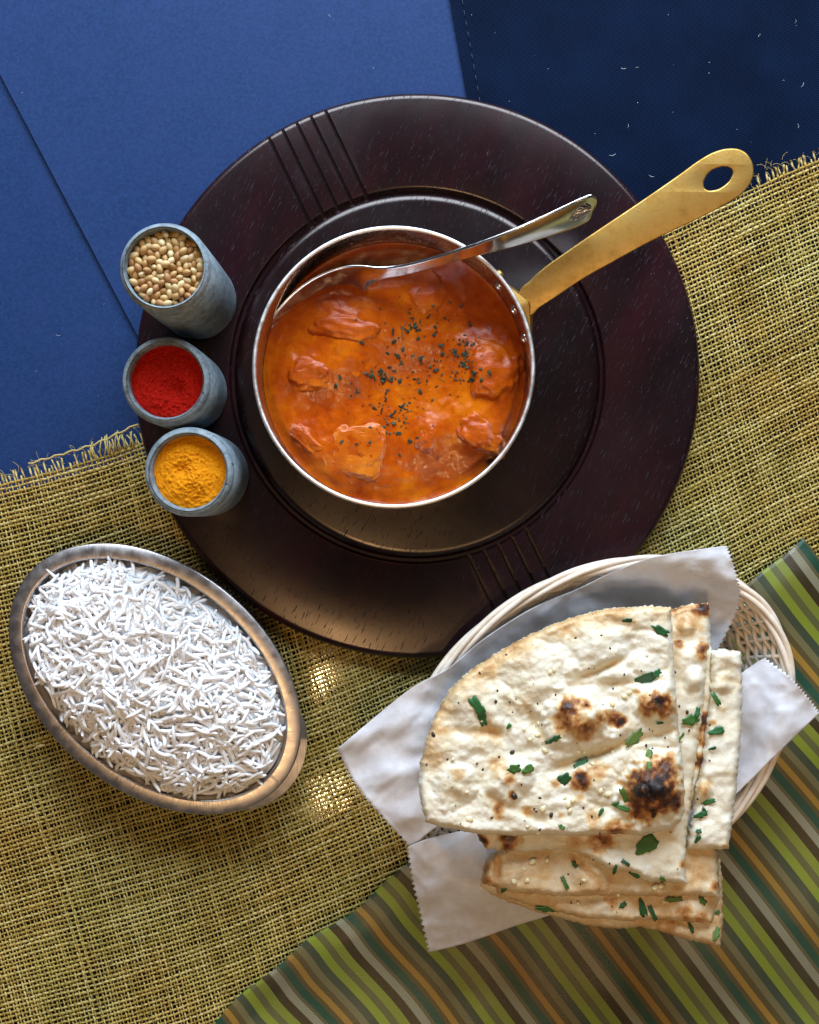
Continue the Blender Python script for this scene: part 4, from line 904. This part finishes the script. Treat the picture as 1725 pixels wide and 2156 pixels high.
n1 = naan([(1206, 292), (1150, 289), (1100, 290), (1030, 294), (960, 302), (880, 322), (800, 350), (720, 384), (650, 420), (580, 462), (520, 502), (470, 542), (430, 582), (400, 630), (372, 684), (354, 735), (340, 782), (328, 830), (322, 882), (322, 930), (327, 975), (336, 1015), (346, 1046), (400, 1062), (470, 1076), (530, 1086), (590, 1090), (650, 1093), (770, 1089), (900, 1094), (1000, 1086), (1100, 1091), (1200, 1072), (1232, 1050), (1253, 1010), (1252, 900), (1243, 800), (1230, 700), (1223, 600), (1216, 500), (1211, 400)], pl(0.0815, 0, 0.003), 0.0052, 3.3, "largest naan piece on top, with charred blisters and green leaves",
     [(1140, 925, 92, 1.0), (1090, 935, 40, 1.05), (1170, 925, 45, 1.05), (1200, 970, 44, .95), (1100, 990, 60, .7), (1185, 860, 50, .75), (848, 640, 42, .85), (840, 690, 50, .55), (900, 720, 50, .55), (905, 632, 26, .5), (1000, 680, 34, .62), (1028, 692, 24, .9), (960, 680, 30, .5), (1160, 625, 40, .95), (1120, 650, 30, .6), (1190, 650, 36, .65), (1110, 610, 20, .45),
      (890, 898, 38, .78), (884, 885, 18, .95), (600, 1010, 28, .5), (604, 850, 44, .26), (640, 895, 26, .36), (650, 950, 16, .8), (455, 882, 26, .26), (450, 950, 60, .14), (950, 868, 42, .3), (702, 1005, 20, .42), (930, 1030, 40, .27), (1012, 1076, 46, .55), (820, 1020, 14, .3), (1050, 1060, 24, .4), (880, 960, 20, .25), (800, 910, 18, .35), (560, 740, 70, .13), (700, 600, 70, .11), (650, 420, 60, .12), (1090, 590, 14, .4)],
     [(1148, 930, 122, .0125), (1095, 945, 34, .0022), (1165, 930, 40, .0022), (880, 680, 118, .0090), (1165, 630, 86, .0070), (640, 900, 80, .0034), (450, 900, 80, .0030), (960, 445, 120, .0036), (740, 540, 130, .0034), (1130, 450, 70, .0015), (520, 640, 100, .0030), (960, 930, 60, .0012)],
     [(790, 860, 1050, 770, 18, .0075), (1050, 770, 1230, 720, 14, .0030), (690, 640, 760, 760, 18, .0025), (880, 545, 1050, 470, 14, .0048), (1000, 560, 1210, 540, 12, .0018), (500, 620, 600, 760, 18, .0018), (400, 720, 640, 740, 14, .0014), (560, 960, 800, 1060, 16, .0012)],
     rim_brown=[(346, 800), (380, 680), (430, 590), (520, 508), (650, 425), (800, 352), (960, 304), (1200, 290)], seed=83, rag=1.7)

# ------------------------------------------------------------------ small things laid on surfaces
TREES = {o: BVHTree.FromPolygons([Vector(v) for v in V], [tuple(f) for f in F]) for o, (V, F) in WORLD.items()}
CAMP = Vector((0, 0, H))
def drop(px, py, objs=None):
    d = (Vector(P(px, py, 0)) - CAMP).normalized(); best = None
    for o, t in TREES.items():
        if objs and o not in objs: continue
        h = t.ray_cast(CAMP, d)
        if h[0] is not None and (best is None or h[3] < best[3]): best = h
    return (best[0], best[1] if best[1].z > 0 else -best[1]) if best else None
def place(name, me, px, py, scale, label, cat, group, objs=None, lift=0.0002, yaw=None, tilt=0.0):
    h = drop(px, py, objs)
    if not h: return None
    p, n = h; n = (n + Vector((0, 0, 0.8))).normalized()
    R = Vector((0, 0, 1)).rotation_difference(n).to_matrix() @ Matrix.Rotation(random.uniform(0, 6.28) if yaw is None else yaw, 3, 'Z') @ Matrix.Rotation(random.gauss(0, tilt) if tilt else 0, 3, 'X')
    o = bpy.data.objects.new(name, me); COL.objects.link(o); sc = scale if hasattr(scale, '__len__') else (scale,) * 3
    o.matrix_world = Matrix.Translation(p + n * lift) @ R.to_4x4() @ Matrix.Diagonal((*sc, 1)); return tag(o, label, cat, group)
def leaf_mesh(seed, lobes, mat, curl=0.35, th=0.05, name="leaf"):
    r = random.Random(seed); n = 22; ring = []
    for i in range(n):
        a = 2 * math.pi * i / n; q = 0.62 + 0.30 * abs(math.sin(lobes * a / 2 + r.uniform(-.1, .1))) + r.uniform(-0.10, 0.10); x, y = q * math.cos(a) * 1.15, q * math.sin(a) * 0.62; ring.append((x, y))
    V = []; fz_ = lambda x, y: curl * (0.55 * y * y + 0.25 * math.sin(3 * x + seed) * y + 0.18 * math.sin(2.4 * x + seed)) + 0.1
    for x, y in ring: V.append((x, y, fz_(x, y)))
    for x, y in ring: V.append((x * .5, y * .5, fz_(x * .5, y * .5) + 0.03))
    V.append((0, 0, fz_(0, 0) - 0.02)); m_ = len(V); V += [(x, y, z - th) for x, y, z in V]; F = []
    for i in range(n):
        j = (i + 1) % n; F += [(i, j, n + j, n + i), (n + i, n + j, 2 * n), (m_ + j, m_ + i, m_ + n + i, m_ + n + j), (m_ + n + j, m_ + n + i, m_ + 2 * n), (j, i, m_ + i, m_ + j)]
    me = fast_mesh(name, V, F); me.materials.append(mat); return me
LV = [leaf_mesh(k * 3 + 1, [3, 5, 4, 6, 3, 5][k], M_leaf, name="coriander_leaf") for k in range(6)]
FL = [leaf_mesh(k * 5 + 2, [2, 3, 4, 2, 5][k], M_herb, 0.5, 0.12, "herb_flake") for k in range(5)]
def bit_mesh(seed, mat, name, sub=2, rough=0.3):
    V, F = ico(sub); V = [(v.x * (1 + rough * nz(v.x * 1.3 + seed, v.y * 1.3, v.z)), v.y * 0.75 * (1 + rough * nz(v.x + 9 + seed, v.y * 1.3, v.z)), v.z * 0.45) for v in V]; me = fast_mesh(name, V, F); me.materials.append(mat); return me
GB_ = [bit_mesh(k * 2.7, M_garlic, "garlic_bit", 2, 0.55) for k in range(4)]; BK = [bit_mesh(k * 3.1, M_black, "burnt_crumb", 1, 0.7) for k in range(3)]
def stalk_mesh(mat, name, bend, l=1.0):
    m = MB(); m.tube([(l * (t - 0.5) * 2, bend * math.sin(math.pi * t), 0.06 * math.sin(math.pi * t)) for t in np.linspace(0, 1, 7)], [0.03, 0.045, 0.05, 0.05, 0.045, 0.04, 0.025], 5); me = fast_mesh(name, m.v, m.f); me.materials.append(mat); return me
Z4 = lambda x, y: (690 + x * 0.6, 1104 + y * 0.6)
lf = [ # zoom x, y, half length mm, half width mm, yaw deg, mesh, label tail
    (1110, 540, 8.6, 5.0, 25, 0, "large coriander leaf on the top naan between the two upper blisters"), (1155, 522, 3.4, 3.0, 30, 1, "small coriander leaf touching the large leaf right of the upper blisters"),
    (524, 636, 8.0, 4.2, -55, 2, "rolled coriander leaf on the left side of the top naan, its upper half"), (543, 680, 5.5, 3.6, -75, 5, "rolled coriander leaf on the left side of the top naan, its lower curl"),
    (1075, 748, 8.0, 4.2, 38, 3, "coriander leaf lying over the crease right of the middle blister"), (655, 856, 4.6, 3.8, 10, 1, "dark coriander leaf left of centre on the top naan, left one of a pair"),
    (702, 858, 4.2, 3.4, 30, 4, "dark coriander leaf left of centre on the top naan, right one of a pair"), (830, 893, 5.0, 4.4, 35, 5, "yellowish coriander leaf beside the small charred spot"),
    (890, 840, 6.0, 2.8, 35, 3, "coriander leaf at the left end of the long crease"), (1125, 812, 4.6, 2.6, 70, 4, "thin coriander leaf at the upper edge of the largest char blister"), (1128, 850, 3.2, 2.2, 80, 2, "small coriander leaf lying on the largest char blister"),
    (1042, 950, 7.0, 2.6, -65, 2, "dark coriander leaf along the left edge of the largest char blister"), (1035, 995, 6.0, 2.2, -15, 0, "dark coriander leaf below the left edge of the largest char blister"), (1170, 372, 6.2, 3.2, -25, 1, "coriander leaf near the top right corner of the top naan"),
    (1052, 335, 3.2, 2.0, 10, 4, "tiny coriander leaf by the back edge of the top naan"), (800, 750, 4.4, 2.2, 30, 3, "coriander leaf left of the long crease on the top naan"), (775, 762, 2.6, 1.6, 20, 2, "short coriander shred left of the long crease"),
    (636, 708, 2.2, 1.7, 50, 0, "small coriander leaf below the rolled leaf"), (820, 1062, 2.6, 1.7, -30, 1, "small coriander leaf at the front edge of the top naan"), (958, 1008, 2.8, 1.6, 60, 4, "coriander sprig fragment left of the largest char blister"),
    (1008, 978, 3.0, 1.3, 10, 5, "bright chopped stem by the largest char blister"), (1165, 695, 2.6, 1.1, 0, 5, "bright chopped stem right of the middle blister"),
    (1118, 1125, 9.0, 6.4, 35, 0, "broad flat coriander leaf on the naan under the top one"), (1275, 685, 6.4, 4.2, 15, 3, "coriander leaf on the narrow visible strip beside the top naan"), (1296, 660, 4.0, 2.2, 75, 1, "upright coriander leaf tip on the narrow strip beside the top naan"),
    (1235, 748, 5.0, 1.7, 40, 2, "coriander stem with leaf at the right cut edge of the top naan"), (1362, 612, 5.8, 2.2, -60, 2, "long coriander leaf in the upper part of the right naan"), (1365, 725, 5.4, 3.2, 15, 4, "coriander leaf halfway down the right naan"), (1350, 785, 2.8, 1.4, 20, 0, "small coriander leaf below the middle of the right naan"),
    (1335, 972, 5.0, 2.2, 10, 5, "bright coriander shred low on the right naan, the upper one"), (1308, 1018, 5.4, 2.4, 15, 3, "coriander shred low on the right naan, the lower one"), (1323, 1006, 3.4, 1.4, -70, 5, "short bright stem crossing the lower shred on the right naan"), (1300, 1077, 2.4, 1.8, 10, 1, "small coriander leaf near the right naan's front end"), (1298, 1102, 3.0, 1.8, 60, 4, "coriander fragment nearest the right naan's front end"),
    (1008, 1208, 4.4, 1.5, 80, 5, "thin bright stem at the front edge of the naan under the top one"), (1045, 1188, 3.6, 1.6, -35, 2, "coriander shred near the pointed naan corner"), (1078, 1228, 4.0, 2.2, -20, 0, "coriander leaf at the notched front edge"), (1175, 1243, 2.6, 2.2, -60, 1, "coriander leaf close to the pointed naan corner"),
    (832, 1258, 5.4, 1.8, -65, 2, "coriander shred on the shaded wide naan layer"), (618, 1280, 3.0, 1.8, 60, 4, "coriander leaf at the left front of the shaded layer"), (866, 1195, 3.0, 1.8, -50, 1, "coriander leaf in the fold of the shaded layer"),
    (765, 1347, 8.0, 2.8, -14, 3, "long wet coriander leaf on the left of the bottom layer"), (1105, 1348, 6.5, 3.2, -75, 0, "broad coriander piece on the front layer, left one of two"), (1140, 1365, 6.0, 2.0, -65, 2, "narrow coriander piece on the front layer, right one of two"), (1215, 1315, 6.0, 2.2, 5, 5, "dark coriander leaf under the edge of the shaded layer"), (1315, 1320, 3.4, 2.4, -40, 1, "coriander leaf near the right end of the front layer"),
    (1272, 1412, 5.0, 1.5, -70, 4, "thin coriander shred near the bottom layer's front edge"), (1362, 1438, 5.5, 2.6, 65, 3, "coriander leaf at the lowest naan corner"), (1368, 1362, 2.0, 1.6, 20, 0, "tiny coriander leaf above the lowest naan corner"), (1035, 1335, 3.0, 2.0, 30, 1, "small coriander leaf in the middle of the front layer"), (1240, 975, 0.1, 0.1, 0, 0, None),
]
for x, y, a, b, yw, k, lab in lf:
    if lab: place("coriander_leaf", LV[k], *Z4(x, y), (a / 1000 * 0.78, b / 1000 * 1.2, 0.0040), lab, "coriander leaf", "chopped coriander leaves on the naan", lift=0.0004, yaw=math.radians(yw))
NA_ = [n1, n2, n4, n5, n6, n7]
gar = [(780, 520, 2.0), (795, 512, 1.6), (1120, 460, 1.5), (735, 738, 2.6), (765, 795, 2.4), (710, 755, 1.6), (970, 782, 1.8), (1000, 630, 2.2), (1040, 605, 2.6), (860, 970, 2.4), (845, 985, 2.6), (832, 960, 1.8), (960, 935, 2.2), (985, 948, 2.8), (495, 1035, 3.0), (755, 1000, 2.6), (850, 1005, 2.0), (490, 940, 1.6), (690, 720, 1.4), (740, 700, 1.6), (1060, 590, 2.2), (1130, 545, 1.4), (540, 690, 1.8), (440, 825, 1.6), (900, 800, 1.5), (930, 840, 2.0), (880, 800, 1.4), (1000, 800, 1.8), (740, 1085, 1.8), (700, 1060, 1.6), (1285, 700, 1.5), (1240, 760, 1.6)]
LM = [((1148, 930), "the largest char blister"), ((870, 670), "the middle blister"), ((1160, 630), "the upper right blister"), ((890, 895), "the small charred spot"), ((524, 650), "the rolled leaf"), ((680, 857), "the pair of dark leaves"), ((1110, 535), "the large leaf"), ((600, 1010), "the lower left brown spot")]
gl = gar + [(x, y, r * 1.04) for x, y, r in [(720, 1185, 2.6), (770, 1180, 2.2), (690, 1210, 1.8), (700, 1250, 2.2), (655, 1255, 2.4), (1150, 1275, 3.0), (1170, 1270, 3.0), (880, 1330, 1.8), (1020, 1300, 2.0), (1180, 1325, 1.8), (900, 1250, 1.8)]]
LM2 = [((560, 1230), "the folded brown end of the shaded layer"), ((866, 1195), "the leaf in the fold of the shaded layer"), ((1160, 1250), "the pointed naan corner"), ((1120, 1355), "the two broad leaves of the front layer")]
nth = ["nearest", "second nearest", "third nearest", "fourth nearest", "fifth nearest", "sixth nearest", "seventh nearest", "eighth nearest", "ninth nearest", "tenth nearest", "eleventh nearest", "twelfth nearest"]
owner = {}
for g in gl:
    pool = LM2 if g[1] > 1100 else LM
    q = min(pool, key=lambda m: math.hypot(g[0] - m[0][0], g[1] - m[0][1])); owner.setdefault(q, []).append((math.hypot(g[0] - q[0][0], g[1] - q[0][1]), g))
for q, lst in owner.items():
    for k, (_, g) in enumerate(sorted(lst)):
        where = "on the lower naan" if g[1] > 1100 else "on the naan"
        place("garlic_bit", random.choice(GB_), *Z4(g[0], g[1]), g[2] / 1000 * 0.72, "garlic bit %s to %s" % (nth[k], q[1]), "garlic bit", "garlic bits on the naan", lift=0.0002)
for k in range(95):
    if k < 70: x, y = random.uniform(340, 1230), random.uniform(310, 1085)
    else: x, y = random.uniform(640, 1400), random.uniform(600, 1440)
    h = drop(*Z4(x, y))
    place("burnt_crumb", random.choice(BK), *Z4(x, y), random.uniform(0.0003, 0.00085), "tiny dark burnt crumb scattered on the naan", "crumb", "burnt crumbs on the naan", NA_, 0.0001)
for x, y, r in [(647, 800, 1.5), (655, 955, 2.0), (785, 1020, 1.4), (590, 622, 1.1), (372, 738, 1.4), (1145, 1020, 1.5), (1290, 858, 1.4), (1262, 660, 1.2)]: place("burnt_crumb", random.choice(BK), *Z4(x, y), r / 1000, "tiny dark burnt crumb scattered on the naan", "crumb", "burnt crumbs on the naan", NA_, 0.0002)
# herbs on the curry
CO = [o for o in WORLD if o.name.startswith(("curry_sauce", "chicken_piece"))]
hl = "dark dried herb flake sprinkled over the middle of the curry"
cl = [(850, 690, 16, 14), (845, 745, 14, 16), (805, 860, 12, 14), (740, 820, 10, 10), (985, 750, 22, 14), (990, 795, 22, 16), (880, 690, 20, 10), (800, 790, 34, 14), (890, 790, 40, 34), (860, 800, 100, 80), (960, 700, 50, 36), (840, 880, 60, 22)]
for cx, cy, n, sp in cl:
    for k in range(int(n * 0.76)):
        x, y = random.gauss(cx, sp), random.gauss(cy, sp)
        if math.hypot(x - 829, y - 773) < 265: place("herb_flake", random.choice(FL), x, y, min(0.0017, 0.00042 + random.expovariate(1 / 0.00048)) * (1.2 if sp < 18 else 1.0), hl, "herb flake", "dried herb flakes on the curry", CO, 0.0001, tilt=0.5)
SK = [stalk_mesh(M_stalk, "herb_stalk", b) for b in (0.12, -0.2, 0.32)]
for x, y, l, yw, lab in [(853, 697, 6.5, 80, "pale dried herb stalk upright in the middle of the curry"), (881, 620, 4.5, 70, "dried herb stalk on the shaded chicken piece"), (961, 757, 3.4, -45, "short dried herb stalk left of the big right chicken piece"), (955, 778, 4.0, -65, "thin dried herb stalk below the short one by the right chicken piece"), (862, 868, 3.4, 10, "dried herb stalk lying level below the herb cluster"), (930, 800, 3.0, -40, "dried herb stalk right of the herb cluster"), (880, 820, 2.6, 0, "tiny dried herb stalk among the scattered flakes")]:
    place("herb_stalk", random.choice(SK), x, y, l / 1000 * 0.8, lab, "herb stalk", "dried herb stalks on the curry", CO, 0.0002, math.radians(yw))
# lint on the dark sheets and plate
LT = [stalk_mesh(M_lint, "lint_fibre", b) for b in (0.08, 0.3, -0.4)]; DT = [bit_mesh(k, M_lint, "lint_speck", 1, 0.5) for k in range(2)]
SHT = [o for o in WORLD if o.name.startswith(("card_sheet", "navy_cloth"))]
for x, y, l in [(1313, 143, 2.6), (1342, 142, 1.6), (1290, 325, 3.2), (1470, 365, 2.2), (1322, 265, 2.0), (1372, 370, 2.6), (1690, 178, 2.4), (1800, 170, 1.6), (1680, 265, 2.2), (1540, 470, 1.4), (1600, 75, 2.0), (1675, 45, 1.8), (578, 490, 2.0), (123, 705, 2.2), (693, 33, 2.0), (470, 420, 1.2), (220, 640, 1.4), (300, 690, 1.2)]:
    place("lint_fibre", random.choice(LT), x if x < 1725 else 1650, y, (l / 1700, l / 1700, 0.0009), "thin pale lint fibre lying on the dark navy cloth" if x > 960 else "thin pale lint fibre lying on the blue card", "lint", "lint on the dark sheets", SHT, 0.0001)
for k in range(26):
    x, y = (random.uniform(970, 1700), random.uniform(10, 330)) if k % 3 else (random.uniform(10, 900), random.uniform(10, 900))
    place("lint_speck", random.choice(DT), x, y, random.uniform(0.0001, 0.00028), "tiny white dust speck on the dark navy cloth" if x > 960 else "tiny white dust speck on the blue card", "dust speck", "dust specks on the dark sheets", SHT, 0.0001)
o = bpy.data.objects.new("straw_chip", bit_mesh(4.0, M_straw, "straw_chip", 1, 0.6)); COL.objects.link(o); o.location = P(84, 1571, 0.009); o.scale = (0.0032, 0.0016, 0.0012); o.rotation_euler = (0, 0, 0.2)
tag(o, "pale straw chip on the burlap left of the rice dish", "straw chip")
